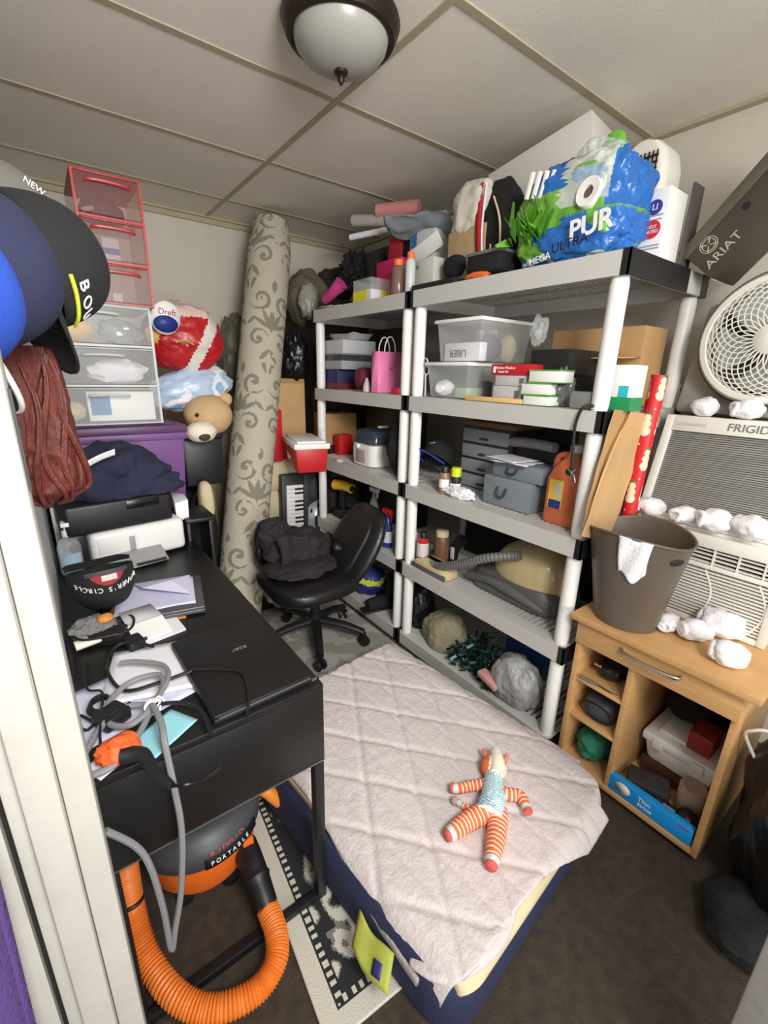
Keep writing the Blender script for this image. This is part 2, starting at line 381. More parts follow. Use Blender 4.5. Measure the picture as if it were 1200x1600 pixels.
for z in (.245, .40): mk('shelf', B1(((KX + .006, YD + t / 2, z - .012), (KX + KD - .01, KY1 - t, z))), beech, T, bevel=.001)
dr = mk('drawer', B1(((KX - .014, KY0 + .002, .545), (KX + .004, KY1 - .002, .622)), ((KX + .004, KY0 + .03, .55), (KX + KD - .03, KY1 - .03, .56))), beech, T, bevel=.0015)
bm = NB(); tube(bm, [(KX - .014, .520, .600), (KX - .034, .505, .599), (KX - .040, .432, .597), (KX - .034, .362, .599), (KX - .014, .347, .600)], .006, 10, 6, flat=1.0); mk('handle', bm, chrome, dr)
# ================= left rear corner: totes and drawer stacks
def chest(name, label, x0, x1, y0, d, z0, z1, n, mframe, mdrawer, taper=1.0):
    T = thing(name, label, 'drawers', ((x0 + x1) / 2, y0 + d / 2, z0)); t = .006; h = (z1 - z0) / n
    for sx in (x0, x1 - t): mk('side_panel', B1(((sx, y0 + .01, z0), (sx + t, y0 + d, z1))), mdrawer, T)
    mk('top_panel', B1(((x0, y0 + .004, z1 - .012), (x1, y0 + d, z1))), mframe, T, bevel=.003)
    for fx_ in (x0, x1 - .009): mk('front_post', B1(((fx_, y0 - .001, z0), (fx_ + .009, y0 + .012, z1 - .012))), mframe, T)
    mk('bottom_panel', B1(((x0, y0 + .004, z0), (x1, y0 + d, z0 + .006))), mframe, T)
    for k in range(n):
        a = z0 + k * h + .008; b = a + h - .020
        if k: mk('rail', B1(((x0, y0 + .002, a - .012), (x1, y0 + .02, a - .003))), mframe, T)
        bm = NB(); box(bm, (x0 + .01, y0 - .004, a), (x1 - .01, y0 - .001, b)); box(bm, (x0 + .01, y0 - .001, a), (x1 - .01, y0 + d - .03, a + .003))
        dw = mk('drawer', bm, mdrawer, T)
        bm = NB(); box(bm, (x0 + .012, y0 - .012, b - .001), (x1 - .012, y0 + .004, b + .004)); mk('front_rim', bm, mframe, dw, bevel=.0015)
        c = (x0 + x1) / 2; bm = NB(); tube(bm, [(c - .07, y0 - .004, b - .028), (c - .06, y0 - .015, b - .024), (c, y0 - .018, b - .022), (c + .06, y0 - .015, b - .024), (c + .07, y0 - .004, b - .028)], .006, 8, 4); mk('handle', bm, mframe, dw)
    return T
purple = mat('purple_plastic', (116, 74, 132), .45); purple_d = mat('dark_purple_plastic', (86, 52, 92), .45)
def tote(label, x0, x1, y0, y1, z0, z1, mb, ml):
    T = thing('storage_tote', label, 'storage bin', ((x0 + x1) / 2, (y0 + y1) / 2, z0))
    P = [(x0 + .03, y0 + .03, z0), (x1 - .03, y0 + .03, z0), (x1 - .03, y1 - .03, z0), (x0 + .03, y1 - .03, z0), (x0 + .01, y0 + .01, z1 - .03), (x1 - .01, y0 + .01, z1 - .03), (x1 - .01, y1 - .01, z1 - .03), (x0 + .01, y1 - .01, z1 - .03)]
    bm = NB(); hexa(bm, P); mk('body', bm, mb, T, bevel=.012)
    mk('rim', B1(((x0 + .004, y0 + .004, z1 - .07), (x1 - .004, y1 - .004, z1 - .04))), mb, T, bevel=.004)
    mk('lid', B1(((x0, y0, z1 - .04), (x1, y1, z1 - .008)), ((x0 + .04, y0 + .04, z1 - .01), (x1 - .04, y1 - .04, z1))), ml, T, bevel=.006)
    return T
tote('dark charcoal storage tote at the bottom of the corner stack', -.045, .49, 2.17, 2.58, .002, .80, mat('charcoal_plastic', (40, 40, 44), .5), black_p)
tote('purple lidded storage tote under the clear drawers, behind the printer', -.045, .495, 2.13, 2.60, .802, 1.192, purple, purple_d)
chest('drawer_unit', 'three clear white drawers stacked on the purple tote', .03, .405, 2.15, .38, 1.194, 1.655, 3, mat('milky_plastic', (208, 212, 210), .35, alpha=.75), mat('drawer_clear', (222, 226, 226), .25, alpha=.14))
redp = mat('red_translucent_plastic', (190, 66, 66), .35, alpha=.9); smoke = mat('smoky_plastic', (150, 104, 100), .3, alpha=.26)
chest('drawer_unit', 'three small red framed drawers on top of the clear drawers', .20, .425, 2.16, .34, 1.657, 2.10, 3, redp, smoke)
# things seen inside the drawers
bm = NB(); blob(bm, (.12, 2.24, 1.56), (.08, .05, .045), 3, .3, 2, 3, zmin=1.51); solo('folded_cloth', bm, mat('mustard_cloth', (214, 164, 52), .9), 'mustard yellow cloth inside the top clear drawer', 'cloth')
bm = NB(); blob(bm, (.30, 2.25, 1.56), (.08, .05, .05), 5, .2, 3, 3, zmin=1.512, ridge=.2); solo('foil_packet', bm, mat('silver_foil', (190, 190, 190), .25, metal=.7), 'silver white packet inside the top clear drawer', 'packet')
bm = NB(); blob(bm, (.27, 2.25, 1.405), (.11, .06, .05), 8, .2, 3, 3, zmin=1.358, ridge=.15); solo('plastic_packet', bm, paper, 'white packet inside the middle clear drawer', 'packet')
T = thing('carton', 'white and blue printed box inside the bottom clear drawer', 'box', (.25, 2.25, 1.21))
mk('box_body', B1(((.14, 2.19, 1.206), (.385, 2.30, 1.325))), white_p, T, bevel=.002); mk('printed_panel', B1(((.15, 2.1885, 1.23), (.22, 2.1899, 1.31))), mat('label_blue', (70, 120, 176), .6), T)
bm = NB(); blob(bm, (.085, 2.24, 1.245), (.05, .05, .04), 9, .2, 3, 3, zmin=1.206); solo('folded_cloth', bm, cream, 'cream cloth inside the bottom clear drawer', 'cloth')
for (z, lab, mm_, w_, xx) in ((1.81, 'white and blue card inside the middle red drawer', (40, 130, 180), .055, .30), (1.667, 'small white card inside the bottom red drawer', None, .03, .30)):
    zz = 1.814 if mm_ else 1.668
    T = thing('note_card', lab, 'card', (xx, 2.19, zz)); mk('sheet', B1(((xx - w_ / 2, 2.176, zz), (xx + w_ / 2, 2.179, zz + (.075 if mm_ else .03)))), paper, T)
    if mm_: mk('stripe', B1(((xx - w_ / 2, 2.1755, zz + .02), (xx + w_ / 2, 2.1759, zz + .042))), mat('sky_blue_print', mm_, .6), T)
bm = NB(); blob(bm, (.30, 2.30, 2.0), (.08, .08, .05), 4, .25, 2, 3, zmin=1.966); solo('small_bag', bm, mat('dark_taupe', (84, 72, 66), .8), 'dark taupe pouch inside the top red drawer', 'pouch')
bm = NB(); tube(bm, [(.225, 2.20, 1.975), (.262, 2.21, 1.99)], .008, 8); solo('marker', bm, cream, 'cream marker pen inside the top red drawer', 'pen')
# bags and soft toy heaped between the totes and the carpet roll
T0 = thing('duffel_bag', 'black bag at the bottom of the heap beside the totes', 'bag', (.60, 2.66, 0)); bm = NB(); blob(bm, (.60, 2.64, .42), (.11, .15, .43), 3, .08, 2, 4, zmin=.003, sq=.6); mk('bag_body', bm, black_cloth, T0)
bm = NB(); tube(bm, [(.55, 2.50, .60), (.57, 2.47, .76), (.63, 2.47, .78), (.66, 2.50, .62)], .012, 8, 6); mk('strap', bm, black_p, T0)
bm = NB(); c = PY(322, 785, 2.26); blob(bm, c, (.035, .05, .11), 3, .08, 2, 3, sq=.7); solo('foam_roll', bm, cream, 'narrow cream cushion end peeking left of the carpet roll', 'cushion')
T = thing('crate', 'black plastic crate stacked on the black bag behind the toy bear', 'crate', (.70, 2.60, .86))
mk('crate_body', B1(((.51, 2.31, .855), (.70, 2.80, 1.09))), black_p, T, bevel=.01)
mk('crate_rim', B1(((.505, 2.305, 1.09), (.705, 2.805, 1.115))), black_p, T, bevel=.006)
c = PY(322, 650, 2.30)
T = thing('plush_bear', 'beige teddy bear with a white muzzle lying beside the purple tote', 'soft toy', (c.x, c.y + .05, c.z - .17))
tan = mat('tan_plush', (198, 166, 122), .95, bump=.5, bscale=160); ivory = mat('ivory_plush', (232, 220, 200), .95, bump=.4, bscale=160); brown = mat('brown_felt', (70, 50, 42), .8)
bm = NB(); blob(bm, c + V((.02, .03, 0)), (.115, .10, .10), 1, .05, 2); mk('head', bm, tan, T)
m_ = c + V((-.05, -.078, -.066)); bm = NB(); blob(bm, m_, (.07, .06, .05), 2, .05, 2); mk('muzzle', bm, ivory, T)
bm = NB(); blob(bm, m_ + V((.0, -.052, -.018)), (.026, .014, .018), 2, .05, 2, 3); mk('nose', bm, brown, T)
for dx in (-.012,): bm = NB(); blob(bm, c + V((dx - .045, -.062, .012)), (.009, .008, .009), 1, 0, 1, 2); mk('eye', bm, black_gloss, T)
for dx in (.115,): bm = NB(); blob(bm, c + V((dx, .05, .075)), (.035, .02, .035), 3, .05, 2, 3); mk('ear', bm, tan, T)
bm = NB(); blob(bm, c + V((.045, .07, -.11)), (.10, .08, .075), 4, .08, 2); [setattr(v.co, 'z', max(v.co.z, 1.117)) for v in bm.verts]; mk('body', bm, mat('dark_knit', (34, 30, 34), .95), T)
# pale blue pack
c = PY(298, 605, 2.42)
bm = NB(); blob(bm, c + V((0, 0, -.005)), (.20, .10, .10), 12, .14, 1.8, 5, ridge=.05, rf=3, mt=M.Rotation(math.radians(-14), 4, 'Y'))
paint(bm, lambda p, f: (176, 196, 220) if noise.noise(p * 9) < .18 else ((226, 232, 238) if noise.noise(p * 9) < .5 else (150, 178, 214)))
o = solo('plastic_bag', bm, mat('printed_film', vcol=True, rough=.35, bump=.15, bscale=25), 'pale blue printed plastic pack under the red bag, right of the clear drawers', 'bag')
# red printed bag above it
c = PY(290, 528, 2.40)
T = thing('plastic_bag', 'red printed plastic bag with blue and white logo beside the clear drawers', 'bag', (c.x, c.y, c.z - .15))
bm = NB(); blob(bm, c + V((0, .02, 0)), (.185, .11, .16), 21, .12, 1.8, 5, ridge=.06, rf=3, mt=M.Rotation(math.radians(12), 4, 'Y'))
def redf(p, f):
    q = p - c
    if abs(.87 * (q.x - .07) - .49 * (q.z + .022)) < .026 and q.y < .05: return (214, 206, 198)
    n = noise.noise(p * 8 + V((3, 3, 3)))
    if q.z > .09: return (206, 178, 168) if n > -.1 else (150, 30, 36)
    if n > .52: return (222, 190, 176)
    if n < -.45: return (216, 172, 96)
    return (172, 28, 34)
paint(bm, redf); mk('bag_film', bm, MATS['printed_film'], T)
lg = pl(c + V((-.105, -.118, .07)), (1, .1, -.06), (.05, -.25, 1))
bm = NB(); bmesh.ops.create_circle(bm, cap_ends=True, radius=1, segments=32, matrix=lg @ M.Diagonal((.062, .07, 1, 1))); lo = mk('logo_oval', bm, white_p, T, solid=.004)
bm = NB(); bmesh.ops.create_circle(bm, cap_ends=True, radius=1, segments=32, matrix=lg @ M.Translation((0, -.024, .007)) @ M.Diagonal((.052, .036, 1, 1))); mk('logo_field', bm, mat('logo_blue', (36, 52, 128), .5), lo, solid=.002)
text('Dreft', .034, lg @ M.Translation((.004, .026, .007)), T, mat('logo_red', (170, 30, 40), .5), 'lettering')
bm = NB(); tube(bm, [c + V((-.075, -.122, -.03)), c + V((-.04, -.127, -.018)), c + V((.0, -.127, -.034))], .009, 8, 5, flat=.4); mk('yellow_swoosh', bm, mat('print_yellow', (226, 190, 60), .6), T)
# dark green grey bag between the red bag and the roll
c = PY(374, 560, 3.16); bm = NB(); blob(bm, c, (.14, .11, .27), 6, .2, 2, 4, ridge=.1); solo('refuse_bag', bm, mat('grey_green_film', (96, 94, 78), .5, bump=.2), 'grey green bag squeezed behind the carpet roll', 'bag')
T = thing('carton', 'plain brown box standing on the floor behind the carpet roll', 'box', (.75, 3.05, 0)); mk('box_body', B1(((.55, 2.88, .002), (.80, 3.28, c.z - .24))), card, T, bevel=.003)
# ================= rolled carpet
a = PY(381, 860, 2.42); b = PY(425, 352, 2.95); a = a + (a - b) * ((a.z - .035) / (b.z - a.z))
bm = NB(); ax = (b - a); Lr = ax.length; ax.normalize(); fr = ax.to_track_quat('Z', 'Y').to_matrix().to_4x4(); fr.translation = a
rr_ = .128; nu = 170; nvv = 380
def rollf(u, v):
    t = 2 * PI * u; r = rr_ * (1 + .025 * noise.noise(V((math.cos(t), math.sin(t), v * 5)))) * (1 - .18 * max(0, v - .93) / .07)
    return fr @ V((r * math.cos(t), r * math.sin(t), Lr * v))
grid(bm, rollf, nu, nvv); bmesh.ops.remove_doubles(bm, verts=bm.verts, dist=1e-5)
inv = fr.inverted()
BASEC = (190, 182, 164); MOTC = (138, 132, 116)
def motif(s, h):  # scrolling damask: mirrored spirals, leaves and palmettes in a repeating tile
    tw, th = .24, .40
    row = math.floor(h / th); s = (s + (.5 * tw if row % 2 else 0)) % tw - tw / 2; h = h % th - th / 2; x = abs(s)
    for (cx, cy, R0, ph) in ((.062, .10, .052, .6), (.055, -.09, .045, 3.4)):
        dx, dy = x - cx, h - cy; r = math.hypot(dx, dy); t = math.atan2(dy, dx)
        if r < R0 * 1.25:
            k = (r / R0 - ((t + ph) / (2 * PI)) % 1) % 1
            if r > .008 and (k < .33) and r < R0 * 1.05: return True
            if r < .011: return True
    for (cx, cy, a_, L, wd) in ((0, 0, PI / 2, .055, .016), (.024, .004, 1.1, .05, .012), (.045, -.015, .5, .05, .011), (.0, .17, PI / 2, .03, .014), (.022, -.165, 2.2, .04, .011), (.1, .185, 1.9, .04, .01), (.095, -.005, 2.4, .03, .009)):
        dx, dy = x - cx, h - cy; p = dx * math.cos(a_) + dy * math.sin(a_); q = -dx * math.sin(a_) + dy * math.cos(a_)
        if abs(p) < L and abs(q) < wd * (1 - (p / L) ** 2): return True
    return False
def rollc(p, f):
    q = inv @ p; t = math.atan2(q.y, q.x); s = t * rr_; h = q.z
    m_ = motif(s / 1.25, h / 1.25); n = noise.noise(p * 22)
    return MOTC if m_ and n > -.42 else BASEC
paint(bm, rollc)
T = thing('rolled_carpet', 'tall rolled pale grey damask carpet leaning upright to the ceiling', 'carpet roll', a)
mk('carpet_outer', bm, MATS['rug_pile'], T, solid=.012)
bm = NB(); sp = []
for i in range(90):
    t = i / 89; an = t * 2 * PI * 4; r = .108 * (1 - t * .85); sp.append(fr @ V((r * math.cos(an), r * math.sin(an), Lr * .985)))
tube(bm, sp, .011, 6, 1); mk('rolled_end', bm, mat('carpet_back', (170, 160, 140), .9), T)
# ================= folded cream foam, cooler and keyboard
T = None
bm = NB(); rows = []
def slabs():
    for k in range(4):
        z0 = .004 + k * .2145; h = .2105
        for i in range(9):
            t = i / 8; g = -.035 * (1 - math.sqrt(max(0, 1 - (2 * t - 1) ** 2))) ; yield [(x + 1.155, y + 2.95, z0 + h * t) for x, y in sq(0, .18 + g, .23 + g, .06)]
loft(bm, list(slabs())); solo('foam_mattress', bm, cream, 'folded cream foam mattress under the red cooler', 'foam mattress')
zc = .866
m0 = PZ(463, 741, zc); r0 = PZ(514, 738, zc); l0 = PZ(438, 722, zc)
xd = (r0 - m0); wd = xd.length; dd = max(.24, (l0 - m0).length); xd.normalize(); fr = pl(m0, xd, V((0, 0, 1)).cross(xd))
T = thing('cooler', 'small red cooler with white lid on the folded foam', 'cooler', m0 + (xd * wd / 2)); hc = HZ(m0, 460, 692)
cred = mat('cooler_red', (196, 34, 40), .4)
bm = NB(); hexa(bm, [fr @ V(p) for p in ((.012, .012, 0), (wd - .012, .012, 0), (wd - .012, dd - .012, 0), (.012, dd - .012, 0), (0, 0, hc - .04), (wd, 0, hc - .04), (wd, dd, hc - .04), (0, dd, hc - .04))]); mk('body', bm, cred, T, bevel=.01)
bm = NB(); box(bm, (-.008, -.008, hc - .041), (wd + .008, dd + .008, hc - .008), fr); box(bm, (.012, .012, hc - .01), (wd - .012, dd - .012, hc + .004), fr); mk('lid', bm, white_p, T, bevel=.006)
bm = NB(); tube(bm, [fr @ V(p) for p in ((wd + .009, dd / 2 - .0, hc - .03), (wd + .022, dd * .5, hc + .02), (wd + .015, dd * .55, hc + .055))], .004, 8, 6); mk('handle', bm, white_p, T)
text('Igloo', .05, fr @ pl((-.0025, dd * .5, hc * .42), (0, -1, 0), (0, 0, 1)), T, white_p)
# keyboard standing on end
TL = PY(421, 745, 2.645); TR = PY(494, 740, 2.645)
kx = (TR - TL).normalized(); kw = (TR - TL).length; kl = TL.z / .985 - .01
bot = V((TL.x + .05, 2.60, .01)); kup = (TL - bot).normalized(); kl = (TL - bot).length
fr = pl(bot, kx, kup)   # local: x across the keys, y up the length, z towards the viewer
T = thing('electronic_keyboard', 'black electronic keyboard with silver panel standing on its end beside the cooler', 'keyboard', bot)
kbl = mat('keyboard_black', (34, 34, 38), .45)
mk('case', B1(((0, 0, -.055), (kw, kl, -.006)), mt=fr), kbl, T, bevel=.008)
mk('control_panel', B1(((kw * .47, .02, -.006), (kw * .985, kl * .995, -.001)), mt=fr), kbl, T, bevel=.002)
bm = NB(); n = 24
for i in range(n):
    y0 = .03 + (kl - .10) * i / n; box(bm, (.028, y0, -.008), (kw * .44, y0 + (kl - .10) / n - .0018, .004), fr)
mk('white_keys', bm, white_p, T, bevel=.001)
bm = NB()
for i in range(n):
    if i % 7 in (0, 1, 3, 4, 5):
        y0 = .03 + (kl - .10) * (i + 1) / n; box(bm, (.028 + kw * .17, y0 - .0065, .004), (kw * .44, y0 + .0065, .011), fr)
mk('black_keys', bm, black_p, T, bevel=.001)
bm = NB(); lathe(bm, [(.001, .002), (.052, .002), (.056, -.001), (.056, -.004)], 40, fr @ M.Translation((kw * .74, kl - .105, 0)) @ M.Diagonal((.8, 1.35, 1, 1))); mk('speaker_grille', bm, mat('speaker_grey', (62, 62, 66), .7, bump=.4, bscale=400), T)
bm = NB()
P = [(kw * .55, kl - .235), (kw * .60, kl - .215), (kw * .78, kl - .185), (kw * .99, kl - .14), (kw * .99, .3), (kw * .55, .3)]
vs = [bm.verts.new(fr @ V((x, y, .0005))) for x, y in P]; bm.faces.new(vs); mk('silver_panel', bm, mat('silver_plastic', (176, 178, 182), .35, metal=.4), T, solid=.002, off=1)
for (x, y) in ((.78, .225), (.80, .27), (.76, .31), (.86, .29), (.62, .26)):
    bm = NB(); box(bm, (kw * x - .008, kl - y - .013, .002), (kw * x + .008, kl - y + .013, .008), fr); mk('button', bm, kbl, T, bevel=.003)
# ================= things on the desk
DZ = DT + .001
# printer
f0, pw, ph = pbox((150, 893), (293, 858), (146, 826), DZ, .30)
pd = .33; ph = .135
T = thing('printer', 'black topped white desktop printer with dark clothes piled on it', 'printer', f0 @ V((pw / 2, pd / 2, 0)))
wp = mat('printer_white', (222, 222, 220), .45)
bm = NB(); box(bm, (0, 0, .008), (pw, pd, ph), f0); mk('body', bm, wp, T, bevel=.02, seg=3)
mk('paper_drawer', B1(((.02, -.004, .055), (pw * .46, .002, ph - .02)), mt=f0), wp, T, bevel=.004)
mk('drawer_grip', B1(((pw * .37, -.007, .05), (pw * .43, -.002, ph - .03)), mt=f0), mat('printer_grey', (150, 150, 148), .5), T, bevel=.003)
bm = NB(); hexa(bm, [f0 @ V(p) for p in ((.03, -.075, .004), (pw * .72, -.065, .004), (pw * .72, .002, .012), (.03, .002, .012), (.05, -.07, .010), (pw * .70, -.06, .010), (pw * .70, .002, .05), (.03, .002, .05))]); mk('output_tray', bm, MATS['printer_grey'], T, bevel=.003)
mk('tray_slot', B1(((pw * .36, -.072, .0105), (pw * .68, -.058, .016)), mt=f0), black_p, T)
bm = NB(); box(bm, (-.06, .01, ph + .001), (pw - .035, pd - .01, ph + .108), f0); mk('scanner_lid', bm, black_p, T, bevel=.012, seg=3)
mk('control_strip', B1(((pw * .40, .006, ph + .07), (pw * .75, .011, ph + .10)), mt=f0), black_gloss, T, bevel=.002)
mk('side_housing', B1(((-.055, .03, .01), (-.004, pd - .02, ph)), mt=f0), black_p, T, bevel=.01)
ptop = f0 @ V((pw * .36, pd * .5, ph + .109))
navy = mat('navy_jersey', (36, 38, 62), .95, bump=.35, bscale=70, var=.2, vscale=10)
def cloth_heap(c, r, seed, m, label, name='clothes', cat_='clothing', rz=0, zmin=None, ridge=.3, amp=.3, sub=5, rf=2.6, **k):
    bm = NB(); blob(bm, c, r, seed, amp, 2.1, sub, zmin=zmin, ridge=ridge, rf=rf, mt=M.Rotation(rz, 4, 'Z'))
    return solo(name, bm, m, label, cat_, smooth=70, **k)
bm = NB(); blob(bm, ptop + V((.01, -.0, .06)), (.19, .165, .125), 14, .3, 1.7, 5, zmin=ptop.z, ridge=.15, rf=1.7)
blob(bm, ptop + V((.15, -.02, .015)), (.11, .12, .055), 24, .3, 1.9, 4, zmin=ptop.z, ridge=.15, rf=1.7)
o = solo('clothes', bm, navy, 'navy and black crumpled clothes heaped on the printer', 'clothing', smooth=75)
bm = NB(); gb = ptop + V((-.015, -.135, .125)); grid(bm, lambda u, v: gb + V((-.045 + .085 * u, -.012 - .012 * v + .018 * math.sin(u * 3), .035 * u + .022 * v)), 8, 4); mk('white_lining', bm, white_cloth, o, solid=.004)
bm = NB(); q = f0 @ V((pw + .006, .10, 0)); hexa(bm, [q + V(p) for p in ((0, 0, .112), (.05, .01, .075), (.06, .10, .09), (.01, .12, .15), (0, 0, .17), (.055, .012, .175), (.06, .10, .18), (.01, .12, .19))]); 
solo('paper_sheet', bm, paper, 'loose white paper sticking out behind the right of the printer', 'paper', bevel=.002)
# sanitizer, box and cup left of the printer
p0 = PZ(104, 897, DZ); p0.x = max(p0.x, -.01)
T = thing('pump_bottle', 'clear hand sanitizer pump bottle with blue label left of the printer', 'bottle', p0)
bm = NB(); lathe(bm, [(.034, .001), (.036, .01), (.036, .10), (.028, .125), (.012, .135), (.012, .14)], 24, sx=1.0, sy=.7); mk('bottle_body', bm, clear, T, w=False)
bm = NB(); lathe(bm, [(.030, .004), (.032, .01), (.032, .075), (.0, .0755)], 24, sx=1.0, sy=.68, cap=False); mk('gel', bm, mat('blue_gel', (150, 196, 226), .3), T, w=False)
bm = NB(); lathe(bm, [(.014, .138), (.014, .158), (.006, .16), (.006, .18)], 16); box(bm, (-.012, -.03, .178), (.012, .012, .192)); mk('pump', bm, white_p, T, w=False, bevel=.001)
p1 = p0 + V((.075, .05, 0)); bm = NB(); lathe(bm, [(.026, 0), (.03, .005), (.032, .085), (.027, .085), (.025, .01), (.0, .01)], 22, tr(p1), cap=False); solo('plastic_cup', bm, mat('olive_plastic', (150, 142, 96), .5), 'small olive cup between the sanitizer bottle and the printer', 'cup')
T = thing('carton', 'slim white box standing against the left wall behind the sanitizer', 'box', (p0.x + .0, p0.y + .22, DZ)); mk('box_body', B1(((p0.x - .035, p0.y + .17, DZ), (p0.x + .035, p0.y + .27, DZ + .20))), white_p, T, bevel=.002)
# black cap with lettering
def cap(name, label, fr, m, bm_under, extra=None, s=1.0, brimdown=.5, lining=None):
    """ball cap; local frame: crown opening plane z=0, crown up +z, brim along -y"""
    T = thing(name, label, 'cap', fr.translation)
    bm = NB()
    def crown(u, v):
        t = 2 * PI * u; a = PI / 2 * v; r = math.cos(a) ** .75; z = math.sin(a) ** .9
        return fr @ V((.083 * s * r * math.cos(t), .098 * s * r * math.sin(t), .118 * s * z + .004 * math.sin(6 * t) * math.cos(a) * (1 - v) * .3))
    grid(bm, crown, 48, 20); bmesh.ops.remove_doubles(bm, verts=bm.verts, dist=1e-5); mk('crown', bm, m, T, smooth=60, solid=.003)
    bm = NB()
    def brim(u, v):
        t = -PI + PI * u * .94 + .03 * PI; x = .082 * s * math.cos(t); y = .097 * s * math.sin(t)
        L = .072 * s * math.sin(PI * min(1, max(0, u))) ** .55
        return fr @ V((x * (1 + .02 * v), y - L * v, -.001 - brimdown * (x / .08) ** 2 * .028 * s - .012 * v * s))
    grid(bm, brim, 30, 10); b = mk('brim', bm, m if bm_under is None else bm_under, T, smooth=60, solid=.004)
    bm = NB(); lathe(bm, [(.006, 0), (.007, .003), (.004, .006)], 12, fr @ M.Translation((0, 0, .117 * s))); mk('button', bm, m, T)
    if lining is not None:
        bm = NB(); pts = [brim(i / 20, 1.0) for i in range(21)]; tube(bm, pts, .0035, 6, 2); mk('edge_piping', bm, lining, b)
    return T
capm = mat('black_twill', (22, 22, 24), .85, bump=.2, bscale=300)
cc = PZ(150, 945, DZ)
fr = pl(V((.055, 1.475, DZ + .125)), (1, .12, 0), (0, -.96, .28))
T = cap('baseball_cap', 'black baseball cap with white lettering lying upside down on the desk', fr, capm, None, s=1.04, brimdown=.2)
def capp(t, z, e=.0): r = math.cos(math.asin(min(1, (z / (.118 * 1.04)) ** (1 / .9)))) ** .75; return fr @ V(((.083 * 1.04 * r + e) * math.cos(t), (.098 * 1.04 * r + e) * math.sin(t), z))
for nm, t0, t1, z0, z1, m_, e in (('rear_opening', .32, .68, .004, .044, mat('cap_lining', (150, 40, 50), .8), .002), ('rear_strap', .30, .70, -.004, .012, mat('strap_grey', (60, 60, 62), .7), .004), ('inner_label', .42, .56, .014, .03, mat('label_cream', (200, 190, 176), .8), .0035)):
    bm = NB(); grid(bm, lambda u, v: capp(PI * (t0 + (t1 - t0) * u), max(.0, z0 + (z1 * (1 if nm != 'rear_opening' else math.sin(PI * u) ** .6) - z0) * v), e), 16, 4); mk(nm, bm, m_, T)
wn = "WINNER'S CIRCLE"
for i, ch in enumerate(wn):
    if ch == ' ': continue
    t = PI / 2 + (i - 7) * .145; z = .056 - .0005 * (i - 7) ** 2; q = capp(t, z, .0025); n_ = (capp(t, z, .01) - capp(t, z, 0)).normalized() ; up = (capp(t, z + .004) - capp(t, z - .004)).normalized(); 
    text(ch, .02, pl(q, capp(t + .02, z) - capp(t - .02, z), up), T, white_p, 'lettering')
# ring binder with papers, envelopes, laptop
f1, w1, h1 = pbox((172, 988), (322, 960), (172, 986), DZ, .2)
T = thing('clipboard', 'orange brown clipboard under the papers in front of the printer', 'clipboard', f1 @ V((w1 / 2, .10, 0)))
mk('board', B1(((-.01, .0, 0), (w1 * .78, .245, .004)), mt=f1), mat('orange_board', (196, 130, 66), .6), T, bevel=.001)
mk('clip', B1(((w1 * .2, .225, .0042), (w1 * .5, .243, .012)), mt=f1), steel, T, bevel=.002)
T = thing('laptop', 'silver grey laptop under the lavender papers on the desk', 'laptop', f1 @ V((w1 * .55, .12, .005)))
gm = mat('dark_silver', (96, 98, 102), .35, metal=.5)
mk('base', B1(((.0, .004, .006), (w1, .235, .018)), mt=f1), gm, T, bevel=.003); mk('lid', B1(((.0, .004, .0185), (w1, .235, .027)), mt=f1), gm, T, bevel=.003)
lav = mat('lavender_paper', (206, 204, 228), .8)
def sheet(c_, w, h, rz, z, label, m=paper, curl=.004, name='paper_sheet', cat_='paper', n=10, seed=0):
    bm = NB(); mt = tr((c_[0], c_[1], 0), rz)
    def f(u, v):
        x = (u - .5) * w; y = (v - .5) * h; e = max(abs(u - .5), abs(v - .5)) * 2
        return mt @ V((x, y, z + .0006 + curl * max(0, noise.noise(V((x * 9 + seed, y * 9, seed)))) + curl * .8 * max(0, e - .8) * abs(noise.noise(V((u * 2, v * 2, seed + 3)))) * 5))
    grid(bm, f, n, n); return solo(name, bm, m, label, cat_, solid=.0008, off=1, smooth=30)
c1 = f1 @ V((w1 * .47, .13, 0)); z1 = DZ + .0275; rz1 = math.atan2(f1[1][0], f1[0][0])
sheet((c1.x, c1.y), .215, .20, rz1, z1, 'large lavender white sheet on top of the silver laptop', lav, .005, seed=1)
bm = NB(); m_ = tr((c1.x + .015, c1.y + .01, z1 + .0065), rz1 - .08)
vs = [bm.verts.new(m_ @ V(p)) for p in ((-.085, .07, .002), (.08, .085, .004), (.09, -.055, .002), (-.05, .0, .016), (.03, .02, .022))]
for f in ((0, 3, 4), (0, 4, 1), (1, 4, 2), (2, 4, 3)): bm.faces.new([vs[i] for i in f])
solo('envelope', bm, lav, 'crumpled lavender folded letter lying on the large sheet', 'letter', solid=.001, off=1, smooth=0)
